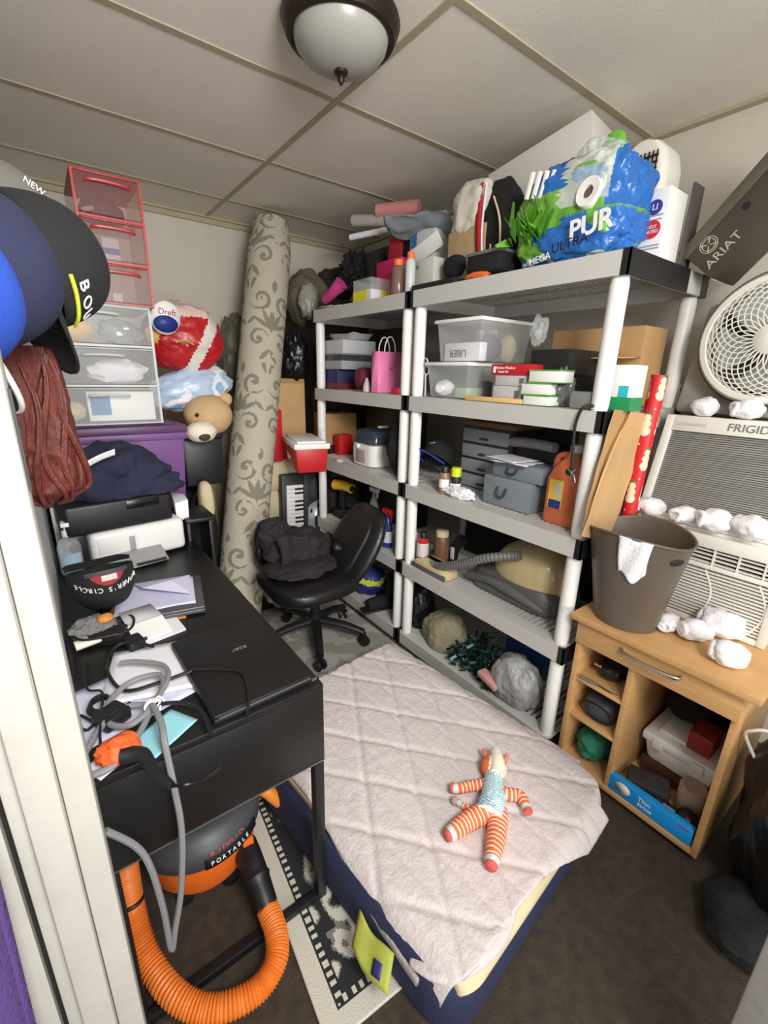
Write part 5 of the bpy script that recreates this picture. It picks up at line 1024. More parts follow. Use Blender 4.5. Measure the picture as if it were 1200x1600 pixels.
bm = NB(); blob(bm, (1.50, yc - (y1 - y0) * .12, S1 + h * .93), (.07, .075, .055), 41, .25, 1.8, 5, ridge=.12, rf=2.5); mk('clear_film', bm, film, T, smooth=70)
bm = NB(); blob(bm, (1.53, yc - (y1 - y0) * .16, S1 + h * .99), (.012, .04, .06), 44, .12, 1.6, 4); mk('green_flap', bm, mat('green_film', (110, 176, 60), .25), T)
for (yy, zz) in ((-.20, .57),):
    bm = NB(); m_ = tr((1.400, yc + yy * (y1 - y0), S1 + h * zz), 0, 0, PI / 2 + .2); lathe(bm, [(.016, .03), (.016, -.002), (.036, -.004), (.038, .0), (.038, .03)], 28, m_ @ M.Diagonal((1.15, 1, 1, 1)), cap=False); rl_ = mk('paper_roll', bm, white_p, T)
    bm = NB(); lathe(bm, [(.0155, .004), (.0155, .006)], 20, m_); mk('roll_core', bm, mat('core_brown', (96, 84, 70), .9), rl_)
# tilted white box behind
zb_ = S1 + .002
bm = NB(); cb = PX(870, 225, 1.70); fr = tr((1.75, cb.y, S1 + .17)) @ M.Rotation(-.22, 4, 'X') @ M.Rotation(.12, 4, 'Z')
T = thing('carton', 'large white box tilted behind the green and blue package', 'box', (1.75, cb.y, S1)); bm = NB(); box(bm, (-.10, -.21, -.12), (.12, .21, .33), fr); mk('box_body', bm, mat('dull_white_box', (206, 202, 194), .6), T, bevel=.003)
for v in T.children[0].data.vertices:
    w_ = T.matrix_world @ v.co
    if w_.z > CH - .01: v.co.z -= w_.z - (CH - .01)
    if w_.z < S1: v.co.z += S1 - w_.z + .001
# white fan heater
q = PX(1012, 250, 1.78); T = thing('fan_heater', 'white rounded heater with black grille behind the package', 'heater', (1.80, q.y, S1))
hh = PX(1012, 218, 1.74).z - S1
bm = NB(); loft(bm, [[(x + 1.81, y * g + q.y, S1 + z * hh) for x, y in sq(0, .07, .085, .03)] for z, g in ((0, 1), (.6, 1), (.8, .96), (.92, .8), (.98, .55), (1, .2))]); mk('housing', bm, ac_white, T)
bm = NB(); 
for k in range(9): box(bm, (1.734, q.y - .055, S1 + hh * (.50 + .045 * k)), (1.739, q.y + .055, S1 + hh * (.50 + .045 * k) + .006))
for k in range(9): box(bm, (1.732, q.y - .055 + .0135 * k, S1 + hh * .49), (1.735, q.y - .051 + .0135 * k, S1 + hh * .90))
mk('grille', bm, black_p, T)
# white labelled box
y0, y1, h = fx(1.60, 985, 1062, 405, 285, S1)
y0 = max(y0, .74); T = thing('carton', 'white box with blue and red round labels beside the printed package', 'box', (1.66, (y0 + y1) / 2, S1)); x0 = 1.60
mk('box_body', B1(((x0, y0, S1), (x0 + .12, y1, S1 + h))), white_p, T, bevel=.002)
def disc(nm, y, z, r, m, x): bm = NB(); lathe(bm, [(r, 0), (r, .0012)], 28, tr((x, y, z), 0, 0, -PI / 2)); return mk(nm, bm, m, T)
yl = y0 + (y1 - y0) * .42
disc('blue_label', yl, S1 + h * .76, .021, mat('navy_label', (58, 62, 140), .5), x0 - .0002); text('LI', .024, pl((x0 - .0022, yl, S1 + h * .76), (0, -1, 0), (0, 0, 1)), T, white_p)
disc('red_label', yl, S1 + h * .47, .026, mat('crimson_label', (204, 44, 62), .5), x0 - .0002); text('BEST\nRATED', .013, pl((x0 - .0022, yl, S1 + h * .47), (0, -1, 0), (0, 0, 1)), T, white_p)
for (dz, w_, nm) in ((.64, .055, 'caption_strip'), (.585, .05, 'caption_strip'), (.245, .06, 'caption_strip'), (.205, .06, 'caption_strip')): mk(nm, B1(((x0 - .0012, yl - w_ / 2, S1 + h * dz), (x0, yl + w_ / 2, S1 + h * (dz + .02)))), greybox, T)
mk('red_corner', B1(((x0 - .0012, y0, S1), (x0, y0 + .05, S1 + h * .09))), MATS['crimson_label'], T)
bm = NB(); box(bm, (1.725, y0 - .004, S1), (1.80, y1 - .10, S1 + h + .035)); solo('appliance_box', bm, mat('grey_brown_case', (72, 66, 64), .6), 'dark grey box standing behind the white labelled box', 'box', bevel=.006)
# ================= right side: bin, air conditioners, fan, boot box
KZ = KT + .001
taupe = mat('taupe_plastic', (96, 86, 75), .42, bump=.02, bscale=300)
bc = V((1.452, .567, KZ)); BH = .315
T = thing('waste_bin', 'taupe plastic waste bin on the beech cabinet with a white sock over its rim', 'waste bin', bc)
def binring(t, h, e=0): r = .098 + .052 * (h / BH) ** 1.1 + e; dip = .012 * math.cos(2 * t) * (h / BH) ** 4; return bc + V((.90 * r * math.cos(t) - .012 * h / BH, r * 1.0 * math.sin(t), h + dip))
bm = NB(); hs_ = [0, .004, .06, .14, .22, .28, BH - .004, BH]
outer = [[binring(2 * PI * i / 56, h) for i in range(56)] for h in hs_]; inner = [[binring(2 * PI * i / 56, max(h, .006), -.004) for i in range(56)] for h in hs_[::-1]]
loft(bm, outer + inner); mk('bin_body', bm, taupe, T)
bm = NB(); tube(bm, [binring(2 * PI * i / 40, BH, .001) for i in range(40)], .0042, 8, 1, closed=True); mk('rim', bm, taupe, T)
t0 = -1.95; hp_ = binring(t0, BH - .045, .0012); n_ = (binring(t0, BH - .045, .02) - hp_).normalized()
bm = NB(); m_ = pl(hp_, V((0, 0, 1)).cross(n_), (0, 0, 1)); bmesh.ops.create_circle(bm, cap_ends=True, radius=1, segments=24, matrix=m_ @ M.Diagonal((.024, .011, 1, 1))); mk('grip_hole', bm, mat('dark_hole', (40, 34, 30), .8), T, solid=.001)
# sock over the rim
t1 = PI + .30
def sockhang(u, v):
    t = t1 + (u - .5) * .60 * (1 - .12 * v); w_ = v * .15
    if v < .15: h = BH - .03 + v / .15 * .034; e = -.008 + .012 * v / .15
    else: k = (v - .15) / .85; h = BH + .004 - .112 * k + .012 * math.sin(u * 7) * k - .02 * k * math.sin(u * PI); e = .006 + .004 * math.sin(u * 9 + k * 4)
    return binring(t, min(h, BH), e) + V((0, 0, max(0, h - BH)))
bm = NB(); grid(bm, sockhang, 14, 22); solo('sock', bm, white_cloth, 'white sock draped over the front rim of the taupe bin', 'sock', solid=.006, group='white socks')
# lower air conditioner
AX, AY0, AY1 = 1.615, .232, .655; AZ0 = KZ + .001; AZ1 = .968
T = thing('air_conditioner', 'off white window air conditioner with slatted front on the beech cabinet', 'air conditioner', (AX + .19, (AY0 + AY1) / 2, AZ0))
mk('case', B1(((AX + .03, AY0, AZ0), (2.0, AY1, AZ1))), ac_white, T, bevel=.004)
bm = NB(); w_ = .014
box(bm, (AX, AY0, AZ0), (AX + .03, AY0 + .022, AZ1 - .01)); box(bm, (AX, AY1 - .022, AZ0), (AX + .03, AY1, AZ1 - .01)); box(bm, (AX, AY0 + .022, AZ0), (AX + .03, AY1 - .022, AZ0 + .018)); box(bm, (AX, AY0 + .022, AZ1 - .05), (AX + .03, AY1 - .022, AZ1 - .01)); box(bm, (AX, AY0 + .022, AZ1 - .118), (AX + .028, AY1 - .022, AZ1 - .104))
mk('front_frame', bm, ac_white, T, bevel=.003)
mk('recess', B1(((AX + .022, AY0 + .02, AZ0 + .01), (AX + .0295, AY1 - .02, AZ1 - .04))), dark_void, T)
bm = NB(); n = 15; za_, zb2 = AZ0 + .022, AZ1 - .122
for i in range(n): z = za_ + (zb2 - za_) * (i + .5) / n; box(bm, (AX + .004, AY0 + .02, z - .0027), (AX + .022, AY1 - .02, z + .0027))
for k in range(3):
    yv = AY1 - .06 - .14 * k; tube(bm, [(AX + .006, yv - .03 - .03 * math.sin(t / 8 * 3.1), zb2 + (za_ - zb2) * t / 8) for t in range(9)], .003, 6, 2)
mk('intake_grille', bm, ac_white, T, smooth=20)
bm = NB()
for i in range(4): z = AZ1 - .098 + .013 * i; box(bm, (AX + .006, AY0 + .02, z - .0018), (AX + .02, AY1 - .02, z + .0018))
for k in range(6): yv = AY0 + .05 + .065 * k; box(bm, (AX + .004, yv - .002, AZ1 - .104), (AX + .02, yv + .002, AZ1 - .05))
mk('outlet_vents', bm, ac_white, T, smooth=20)
# upper air conditioner, front leaning back, its fins showing
UZ0 = AZ1 + .002; UZ1 = 1.312; UY0, UY1 = .225, .672; lean = .09
def up(x, y, z): return V((AX + .025 + x + lean * (z / (UZ1 - UZ0)), y, UZ0 + z))
UH = UZ1 - UZ0
T = thing('air_conditioner', 'second air conditioner with bare grey fins stacked on the slatted one', 'air conditioner', (AX + .2, (UY0 + UY1) / 2, UZ0))
def ub(bm, y0, y1, z0, z1, x0, x1): hexa(bm, [up(x0, y0, z0), up(x1, y0, z0), up(x1, y1, z0), up(x0, y1, z0), up(x0, y0, z1), up(x1, y0, z1), up(x1, y1, z1), up(x0, y1, z1)])
bm = NB(); ub(bm, UY0, UY0 + .025, 0, UH, 0, .03); ub(bm, UY1 - .025, UY1, 0, UH, 0, .03); ub(bm, UY0 + .025, UY1 - .025, UH - .05, UH, 0, .03); ub(bm, UY0 + .025, UY1 - .025, 0, .02, 0, .03); mk('front_frame', bm, ac_white, T, bevel=.002)
bm = NB(); hexa(bm, [up(.031, UY0 + .01, 0), V((2.05, UY0 + .01, UZ0)), V((2.05, UY1 - .01, UZ0)), up(.031, UY1 - .01, 0), up(.031, UY0 + .01, UH - .004), V((2.05, UY0 + .01, UZ1 - .004)), V((2.05, UY1 - .01, UZ1 - .004)), up(.031, UY1 - .01, UH - .004)]); mk('case', bm, mat('grey_case', (168, 166, 160), .5), T)
fin = mat('fin_grey', (150, 150, 144), .5, var=.12, vscale=3, stretch=(1, 1, 30), metal=.3)
bm = NB(); n = 40
for i in range(n): z = .022 + (UH - .075) * (i + .5) / n; ub(bm, UY0 + .024, UY1 - .024, z - .0022, z + .0022, .012, .03)
mk('cooling_fins', bm, fin, T, smooth=10)
bm = NB(); ub(bm, UY0 + .024, UY1 - .024, .02, UH - .05, .022, .029); mk('fin_backing', bm, mat('fin_dark', (112, 112, 108), .6), T)
bm = NB(); ub(bm, UY1 - .125, UY1 - .035, UH - .031, UH - .022, -.001, .002); mk('slot', bm, mat('slot_shade', (190, 186, 176), .5), T)
tz = (up(0, 0, UH) - up(0, 0, 0)).normalized()
fy = PX(1127, 668, AX + .1).y; text('FRIGIDAIRE', .034, pl(up(-.0015, fy - .105, UH - .026), (0, -1, 0), tz), T, grey_p, squash=1.05)
# socks
def sock(px, x0, z, r, seed, rz, label, long=1.35, ry=0):
    r *= 1.1; long = 1.18; q = PX(*px, x0); c = V((x0, q.y, z)); T = thing('sock', label, 'sock', c, group='white socks')
    bm = NB(); blob(bm, V((0, 0, r * .82)), (r, r * long, r * .85), seed, .16, 1.3, 4, zmin=.0005, ridge=.09, rf=1.5); 
    mk('foot', bm, white_cloth, T, smooth=70, mt=tr(c, rz), )
    bm = NB(); m_ = tr(c + V((0, 0, r * .80)), rz); tube(bm, [m_ @ V((r * .5 * math.cos(t), r * long * .82 + .004 * math.sin(2 * t), r * .42 * math.sin(t))) for t in [k * PI / 6 for k in range(12)]], r * .22, 8, 3, closed=True); mk('cuff', bm, white_cloth, T, smooth=70)
sock((1020, 785), 1.645, AZ1 + .004, .034, 3, .3, 'balled white sock at the left end of the ledge between the air conditioners')
sock((1070, 797), 1.64, AZ1 + .004, .033, 5, 1.2, 'balled white sock second from left on the ledge between the air conditioners')
sock((1122, 800), 1.64, AZ1 + .004, .040, 8, .6, 'balled white sock third from left on the ledge between the air conditioners')
sock((1178, 812), 1.64, AZ1 + .004, .041, 11, -.4, 'balled white sock at the right end of the ledge between the air conditioners')
sock((1100, 640), 1.76, UZ1 + .001, .034, 14, -.9, 'balled white sock left of the two on the upper air conditioner', 1.2)
sock((1168, 645), 1.75, UZ1 + .001, .034, 17, .5, 'balled white sock right of the two on the upper air conditioner', 1.3)
def sk(px, dx, r, seed, rz, label, long=1.4):
    r *= 1.14; long *= .88; q = PZ(*px, KZ + r * .8); c = V((q.x, q.y, KZ)); T = thing('sock', label, 'sock', c, group='white socks')
    bm = NB(); blob(bm, V((0, 0, r * .82)), (r, r * long, r * .85), seed, .16, 1.3, 4, zmin=.0005, ridge=.10, rf=1.5); mk('foot', bm, white_cloth, T, smooth=70, mt=tr(c, rz))
    bm = NB(); m_ = tr(c + V((0, 0, r * .80)), rz); tube(bm, [m_ @ V((r * .5 * math.cos(t), r * long * .84, r * .42 * math.sin(t))) for t in [k * PI / 6 for k in range(12)]], r * .2, 8, 3, closed=True); mk('cuff', bm, white_cloth, T, smooth=70)
sk((1044, 972), 0, .027, 21, 1.7, 'slim white sock lying right beside the taupe bin', 1.75)
sk((1088, 985), 0, .034, 23, .8, 'balled white sock between the slim one and the big heap on the cabinet')
sk((1128, 975), 0, .046, 27, -.3, 'big heap of white sock against the slatted air conditioner', 1.35)
sk((1140, 1022), 0, .036, 29, .2, 'balled white sock nearest the right front corner of the cabinet top', 1.35)
# round fan on its grey body
fc = V((1.80, .448, UZ1 + .238)); FR = .180
T = thing('round_fan', 'large round off white fan on the upper air conditioner', 'fan', (fc.x + .05, fc.y, UZ1))
bm = NB(); hexa(bm, [V(p) for p in ((1.835, .24, UZ1 + .001), (1.95, .24, UZ1 + .001), (1.95, .70, UZ1 + .001), (1.835, .70, UZ1 + .001), (1.85, .25, UZ1 + .36), (1.93, .25, UZ1 + .36), (1.93, .665, UZ1 + .36), (1.85, .665, UZ1 + .36))]); mk('housing', bm, mat('fan_grey', (158, 156, 150), .5), T, bevel=.02)
fm = M.Translation(fc) @ M.Rotation(-PI / 2, 4, 'Y') @ M.Rotation(PI / 2, 4, 'Z')   # local z towards -X
bm = NB(); lathe(bm, [(FR + .004, -.03), (FR + .012, -.01), (FR + .012, .022), (FR + .004, .034), (FR - .010, .036), (FR - .016, .026), (FR - .012, -.03), (FR + .004, -.03)], 64, fm, cap=False); mk('outer_ring', bm, ac_white, T)
bm = NB(); lathe(bm, [(FR + .006, -.045), (FR + .024, -.03), (FR + .024, -.005), (FR + .010, .0), (FR - .0, -.045)], 64, fm, cap=False); mk('swivel_ring', bm, mat('fan_dark_ring', (84, 84, 80), .5), T)
bm = NB(); ns = 30
for s_ in (1, -1):
    for i in range(ns):
        a0 = 2 * PI * i / ns; tube(bm, [fm @ V(((.04 + (FR - .05) * t) * math.cos(a0 + s_ * 1.15 * t * t), (.04 + (FR - .05) * t) * math.sin(a0 + s_ * 1.15 * t * t), .028 + .018 * math.sqrt(max(0, 1 - t * t)))) for t in [k / 9 for k in range(10)]], .0019, 5, 1)
lathe(bm, [(.002, .050), (.04, .048), (.046, .042), (.046, .036)], 30, fm)
mk('grille', bm, ac_white, T, smooth=60)
for i in range(5):
    a0 = 2 * PI * i / 5; bm = NB(); grid(bm, lambda u, v: fm @ V(((.03 + .125 * u) * math.cos(a0 + .95 * v - .3 * u), (.03 + .125 * u) * math.sin(a0 + .95 * v - .3 * u), -.012 + .03 * v)), 10, 8); mk('blade', bm, mat('blade_grey', (176, 178, 172), .4), T, solid=.002)
bm = NB(); lathe(bm, [(.034, -.03), (.034, .015), (.0, .02)], 24, fm, cap=False); mk('hub', bm, ac_white, T)
mk('rear_shade', (lambda b: (lathe(b, [(FR - .015, -.032), (.0, -.034)], 48, fm, cap=False), b)[1])(NB()), mat('dark_vent', (58, 56, 52), .8), T)
# dark boot box above, tilted up to the right
xb = 1.75; A = PX(1073, 404, xb); D_ = PX(1094, 452, xb); Bp = PX(1200, 262, xb); dv = (Bp - A); dv.x = 0; dv.normalize(); hv = D_ - A; hv.x = 0; hv = hv - dv * hv.dot(dv); hh_ = hv.length; hv.normalize()
fr = pl(A + hv * hh_, dv, -hv)   # x along the length, y up the face, z out of the face
bbx = mat('olive_black_box', (62, 56, 46), .55); LB = .36; HB_ = .135
T = thing('boot_box', 'dark olive boot box with pale lettering tilted above the round fan', 'box', fr @ V((LB / 2, 0, -.1)))
bm = NB(); box(bm, (0, 0, -.20), (LB, HB_, 0), fr); mk('box_body', bm, bbx, T, bevel=.003)
bm = NB(); box(bm, (-.004, HB_ - .03, -.205), (LB + .004, HB_ + .004, .005), fr); mk('lid', bm, mat('olive_lid', (84, 77, 64), .5), T, bevel=.003)
gold = mat('pale_gold', (178, 168, 144), .5)
text('ARIAT', .036, fr @ M.Translation((.068, .034, .0008)), T, gold, squash=1.1)
bm = NB(); em = fr @ M.Translation((.058, .082, .001))
for r_ in (.024, .018): tube(bm, [em @ V((r_ * math.cos(t * PI / 10), r_ * math.sin(t * PI / 10), 0)) for t in range(20)], .0014, 5, 1, closed=True)
for k in range(4): a0 = PI / 4 + k * PI / 2; bar(bm, em @ V((.004 * math.cos(a0), .004 * math.sin(a0), 0)), em @ V((.023 * math.cos(a0), .023 * math.sin(a0), 0)), .003, .001, up=(1, 0, 0))
mk('emblem', bm, gold, T)
bm = NB(); lathe(bm, [(.011, 0), (.011, .001)], 20, fr @ M.Translation((.175, .078, .0))); mk('finger_hole', bm, black_p, T)
bm = NB(); box(bm, (-.003, .0, -.18), (-.001, .06, -.02), fr); mk('end_label', bm, mat('label_cream', (200, 190, 176), .8), T)
# wrapping paper rolls and paper bags between shelf and air conditioner
snow = mat('wrap_print', vcol=True, rough=.45)
def wrap(label, a, b, r, fn):
    a = V(a); b = V(b); L = (b - a).length; fr = (b - a).to_track_quat('Z', 'Y').to_matrix().to_4x4(); fr.translation = a; bm = NB()
    grid(bm, lambda u, v: fr @ V((r * math.cos(2 * PI * u), r * math.sin(2 * PI * u), L * v)), 56, int(L / .0022)); bmesh.ops.remove_doubles(bm, verts=bm.verts, dist=1e-6)
    inv = fr.inverted(); paint(bm, lambda p, f: fn((math.atan2((inv @ p).y, (inv @ p).x) * r, (inv @ p).z)))
    T = thing('wrapping_paper_roll', label, 'wrapping paper', a); mk('printed_paper', bm, snow, T, solid=.0015)
    bm = NB(); lathe(bm, [(r - .004, L - .004), (r - .004, L - .002)], 24, fr, cap=False); tube(bm, [fr @ V(((r - .003 - .006 * k / 24) * math.cos(k * PI / 6), (r - .003 - .006 * k / 24) * math.sin(k * PI / 6), L - .001)) for k in range(25)], .0012, 4, 1); mk('paper_edge', bm, paper, T)
def snowman(p):
    s, h = p; tile = .115; row = math.floor(h / tile); y = h - row * tile - tile / 2; x = (s + (.026 if row % 2 else 0) + .2) % .052 - .026
    for (cy, r_) in ((-.026, .0165), (-.002, .014), (.018, .011)):
        if math.hypot(x, y - cy) < r_: return (232, 222, 186)
    if abs(x) < .009 and .026 < y < .036: return (84, 120, 60)
    if math.hypot(x - .018, y - .045) < .0035: return (236, 216, 190)
    return (206, 34, 40)
ra = PX(978, 818, 1.585); ra.z = KZ; ra.y = .684; rb2 = PX(1031, 586, 1.60)
wrap('red wrapping paper roll with cream snowmen leaning beside the air conditioners', ra, rb2, .0245, snowman)
def flor(p):
    n = noise.noise(V((p[0] * 60, p[1] * 60, 3))); return (40, 40, 44) if n > .38 else ((196, 160, 60) if n < -.48 else (226, 224, 222))
rc = PX(1057, 600, 1.90); wrap('white wrapping paper roll with dark print behind the red roll', (1.90, rc.y + .004, .003), rc, .021, flor)
def pbag(label, poly, y, t, m):
    P = [PY(u, v, y) for u, v in poly]; bm = NB(); a = [bm.verts.new(p) for p in P]; b = [bm.verts.new(p + V((.012, t, 0))) for p in P]; n = len(P)
    bm.faces.new(a); bm.faces.new(b[::-1])
    for i in range(n): bm.faces.new((a[i], b[i], b[(i + 1) % n], a[(i + 1) % n]))
    bmesh.ops.triangulate(bm, faces=bm.faces); bmesh.ops.subdivide_edges(bm, edges=bm.edges, cuts=3, use_grid_fill=True)
    for v in bm.verts: v.co.y += .006 * noise.noise(v.co * 14)
    return solo('paper_bag', bm, m, label, 'paper bag', smooth=30)
pbag('tall brown paper bag folded flat, front one beside the shelf post', [(985, 643), (1007, 646), (1000, 700), (985, 748), (968, 800), (950, 845), (908, 838), (945, 740), (952, 712)], .682, .014, kraft)
pbag('tall brown paper bag folded flat, rear one against the shelf post', [(958, 640), (984, 642), (960, 700), (943, 740), (925, 800), (908, 826), (925, 760), (938, 715)], .694, .006, mat('kraft_dark', (176, 140, 94), .8, bump=.1, bscale=30))
q = PX(985, 808, 1.63); bm = NB(); box(bm, (1.645, .658, KZ), (1.72, .671, AZ1 + .018)); solo('printed_card', bm, mat('cream_print', (222, 214, 184), .7, var=.15, vscale=60), 'cream printed card peeking up between the red roll and the sock ledge', 'card', bevel=.001)
# ================= cabinet contents
CS = [.051, .246, .401]
q = PX(940, 1045, 1.47); T = thing('hair_clipper', 'black device with silver clip in the top cubby', 'device', (1.50, .58, CS[2]))
bm = NB(); blob(bm, (1.52, .575, CS[2] + .035), (.09, .052, .036), 2, .12, 2, 4, zmin=CS[2], sq=.8); mk('body', bm, black_p, T)
bm = NB(); box(bm, (1.43, .598, CS[2] + .045), (1.455, .625, CS[2] + .056)); mk('clip', bm, chrome, T, bevel=.003)
T = thing('strap', 'grey strap with pale buckle lying on the edge of the top cubby', 'strap', (1.39, .58, CS[2]))
bm = NB(); tube(bm, [(1.386, .645, CS[2] + .005), (1.388, .61, CS[2] + .006), (1.392, .58, CS[2] + .004)], lambda t: .010 - .004 * t, 8, 4, flat=.45); mk('webbing', bm, grey_p, T)
bm = NB(); tube(bm, [(1.392, .578, CS[2] + .004), (1.388, .54, CS[2] + .005), (1.392, .512, CS[2] + .004)], .0035, 8, 4); mk('buckle', bm, chrome, T)
T = thing('zip_case', 'dark grey hard case in the middle cubby', 'case', (1.46, .58, CS[1])); bm = NB(); blob(bm, (1.47, .575, CS[1] + .045), (.075, .062, .045), 5, .04, 1.5, 4, zmin=CS[1], sq=.7); mk('case_body', bm, mat('graphite', (60, 62, 70), .6), T)
bm = NB(); tube(bm, [(1.40 + .0, .575 + .062 * math.cos(t * PI / 8), CS[1] + .045 + .03 * math.sin(t * PI / 8)) for t in range(16)], .003, 6, 2, closed=True); mk('zip_band', bm, black_p, T)
bm = NB(); blob(bm, (1.47, .585, CS[0] + .06), (.075, .058, .062), 7, .12, 2, 4, zmin=CS[0], ridge=.1, rf=2); solo('green_cloth', bm, mat('teal_green_cloth', (44, 120, 92), .9, bump=.2, bscale=60), 'teal green cloth stuffed in the lowest cubby', 'cloth', smooth=70)
# white lidded box at the back right
wb = V((1.64, .345, CS[0])); T = thing('storage_box', 'white lidded plastic box at the back of the cabinet opening', 'storage box', wb)
bm = NB(); hexa(bm, [wb + V(p) for p in ((-.08, -.095, .06), (.10, -.095, .06), (.10, .095, .06), (-.08, .095, .06), (-.10, -.11, .15), (.12, -.11, .15), (.12, .11, .15), (-.10, .11, .15))]); mk('body', bm, white_p, T, bevel=.015)
bm = NB(); box(bm, wb + V((-.108, -.118, .148)), wb + V((.125, .116, .182))); box(bm, wb + V((-.07, -.08, .18)), wb + V((.09, .08, .195))); mk('lid', bm, white_p, T, bevel=.012)
for dy in (-.06, .06): mk('lid_latch', B1((wb + V((-.116, dy - .018, .14)), wb + V((-.106, dy + .018, .176)))), ac_white, T, bevel=.003)
bm = NB(); box(bm, (1.56, .25, CS[0]), (1.76, .455, CS[0] + .058)); solo('carton', bm, mat('dark_red_brown', (84, 44, 36), .7), 'dark red brown box under the white lidded box', 'box', bevel=.004)
bm = NB(); box(bm, (1.545, .265, CS[0] + .20), (1.64, .335, CS[0] + .27)); solo('carton', bm, mat('brick_red_box', (142, 44, 32), .6), 'brick red box on top of the white lidded box', 'box', bevel=.004)
bm = NB(); blob(bm, (1.70, .38, CS[0] + .26), (.07, .08, .06), 4, .2, 2, 3, zmin=CS[0] + .197); solo('dark_pouch', bm, black_cloth, 'black pouch behind the brick red box in the cabinet', 'pouch')
# power tools and odds and ends in front
q = PZ(1035, 1195, CS[0] + .03); T = thing('power_sander', 'black and red power tool lying in front of the white lidded box', 'power tool', (1.46, .38, CS[0]))
bm = NB(); box(bm, (-.045, -.07, .02), (.04, .06, .06), tr((1.47, .395, CS[0]), .35)); mk('tool_body', bm, mat('tool_grey', (52, 50, 50), .5), T, bevel=.012)
bm = NB(); box(bm, (-.047, .02, .015), (-.02, .062, .035), tr((1.47, .395, CS[0]), .35)); mk('red_guard', bm, mat('tool_red', (170, 46, 30), .5), T, bevel=.004)
bm = NB(); tube(bm, [(1.44, .43, CS[0] + .022), (1.415, .415, CS[0] + .02), (1.41, .385, CS[0] + .018)], .018, 12, 4); mk('grip', bm, black_p, T)
T = thing('tape_roll', 'beige upright cylinder beside the power tool in the cabinet', 'roll', (1.50, .275, CS[0])); bm = NB(); lathe(bm, [(.038, 0), (.04, .004), (.04, .10), (.036, .105)], 28, tr((1.51, .275, CS[0]))); mk('roll_body', bm, mat('buff', (168, 150, 128), .6), T)
T = thing('angle_grinder', 'small black grinder head at the right front of the cabinet', 'power tool', (1.43, .255, CS[0])); bm = NB(); blob(bm, (1.435, .255, CS[0] + .034), (.038, .034, .034), 4, .1, 2, 3, zmin=CS[0]); mk('head', bm, black_p, T)
bm = NB(); tube(bm, [(1.44, .285, CS[0] + .03), (1.45, .33, CS[0] + .024), (1.44, .37, CS[0] + .022)], .012, 10, 4); mk('neck', bm, black_p, T)
mk('grey_tag', B1(((1.408, .285, CS[0] + .002), (1.412, .32, CS[0] + .06))), mat('grey_tag', (160, 156, 152), .6), T)
T = thing('blue_box', 'flat bright blue box with white print at the front foot of the cabinet', 'box', (1.389, .34, CS[0]))
y0b, y1b = .222, .478; bxz = CS[0]; xz = 1.378
mk('box_body', B1(((xz, y0b, bxz), (xz + .026, y1b, bxz + .062))), mat('azure_print', (26, 148, 222), .45), T, bevel=.002)
bm = NB(); bmesh.ops.create_circle(bm, cap_ends=True, radius=1, segments=28, matrix=pl((xz - .0006, y1b - .045, bxz + .036), (0, -1, 0), (0, 0, 1)) @ M.Diagonal((.026, .02, 1, 1))); mk('round_patch', bm, mat('peach_print', (226, 206, 196), .6), T, solid=.0008)
text('Thin', .022, pl((xz - .0012, y1b - .115, bxz + .042), (0, -1, 0), (0, 0, 1)), T, white_p); text('Stripes', .016, pl((xz - .0012, y1b - .12, bxz + .022), (0, -1, 0), (0, 0, 1)), T, white_p)
mk('red_flash', B1(((xz - .001, y0b + .012, bxz + .05), (xz, y0b + .04, bxz + .054))), cred, T)
# black bags on the floor at the right
blackf = mat('black_film', (20, 20, 22), .3, bump=.5, bscale=18)
bm = NB(); blob(bm, (1.50, -.0, .28), (.24, .165, .33), 15, .16, 2, 5, zmin=.003, ridge=.06); solo('refuse_bag', bm, blackf, 'big black bag on the floor right of the beech cabinet', 'bag')
bm = NB(); blob(bm, (1.29, .05, .05), (.13, .10, .06), 19, .18, 2, 4, zmin=.003, ridge=.06); solo('clothes', bm, black_cloth, 'black heap added for the shadow on the floor in front of the big black bag', 'clothing')  # added dark heap, fills the shadow beside the cabinet
bm = NB(); a = PX(1176, 1142, 1.42); tube(bm, [a + V((.03, -.02, -.10)), a + V((.01, .012, -.03)), a, a + V((.0, -.03, .02)), a + V((.0, -.065, .005)), a + V((.02, -.09, -.06))], .0045, 8, 6); solo('coat_hanger', bm, white_p, 'white plastic coat hanger hook sticking out of the big black bag', 'hanger')
# ================= toy on the pad
T = thing('plush_toy', 'orange striped knitted toy animal with blue checked bib lying on the pad', 'soft toy', (.90, .61, .192))
toym = mat('knit_print', vcol=True, rough=.95, bump=.35, bscale=220); PZT = .196
OR = (226, 112, 66); WH = (240, 226, 208); BL = (160, 204, 212)
def limb(nm, pts, r, tip=None, pitch=.0125):
    bm = NB(); P = tube(bm, pts, r, 16, 34)
    cum = [0]
    for a, b in zip(P, P[1:]): cum.append(cum[-1] + (b - a).length)
    def f(p, fc_):
        i = min(range(len(P)), key=lambda k: (P[k] - p).length_squared); s = cum[i]
        if s > cum[-1] - .022: return (196, 214, 206) if s < cum[-1] - .009 else (206, 96, 86)
        return WH if (s / pitch) % 1 < .27 else OR
    paint(bm, f); mk(nm, bm, toym, T, smooth=70)
def tz_(u, v, h=.022): return PZ(u, v, PZT + h)
limb('leg', [tz_(764, 1264), tz_(752, 1272), tz_(728, 1285), tz_(707, 1300), tz_(697, 1307)], lambda t: .030 - .016 * t * t)
limb('leg', [tz_(776, 1266), tz_(778, 1280), tz_(775, 1310), tz_(770, 1338), tz_(767, 1356)], lambda t: .029 - .014 * t * t)
limb('arm', [tz_(768, 1222), tz_(755, 1226), tz_(735, 1228), tz_(716, 1232), tz_(704, 1230)], lambda t: .018 - .004 * t)
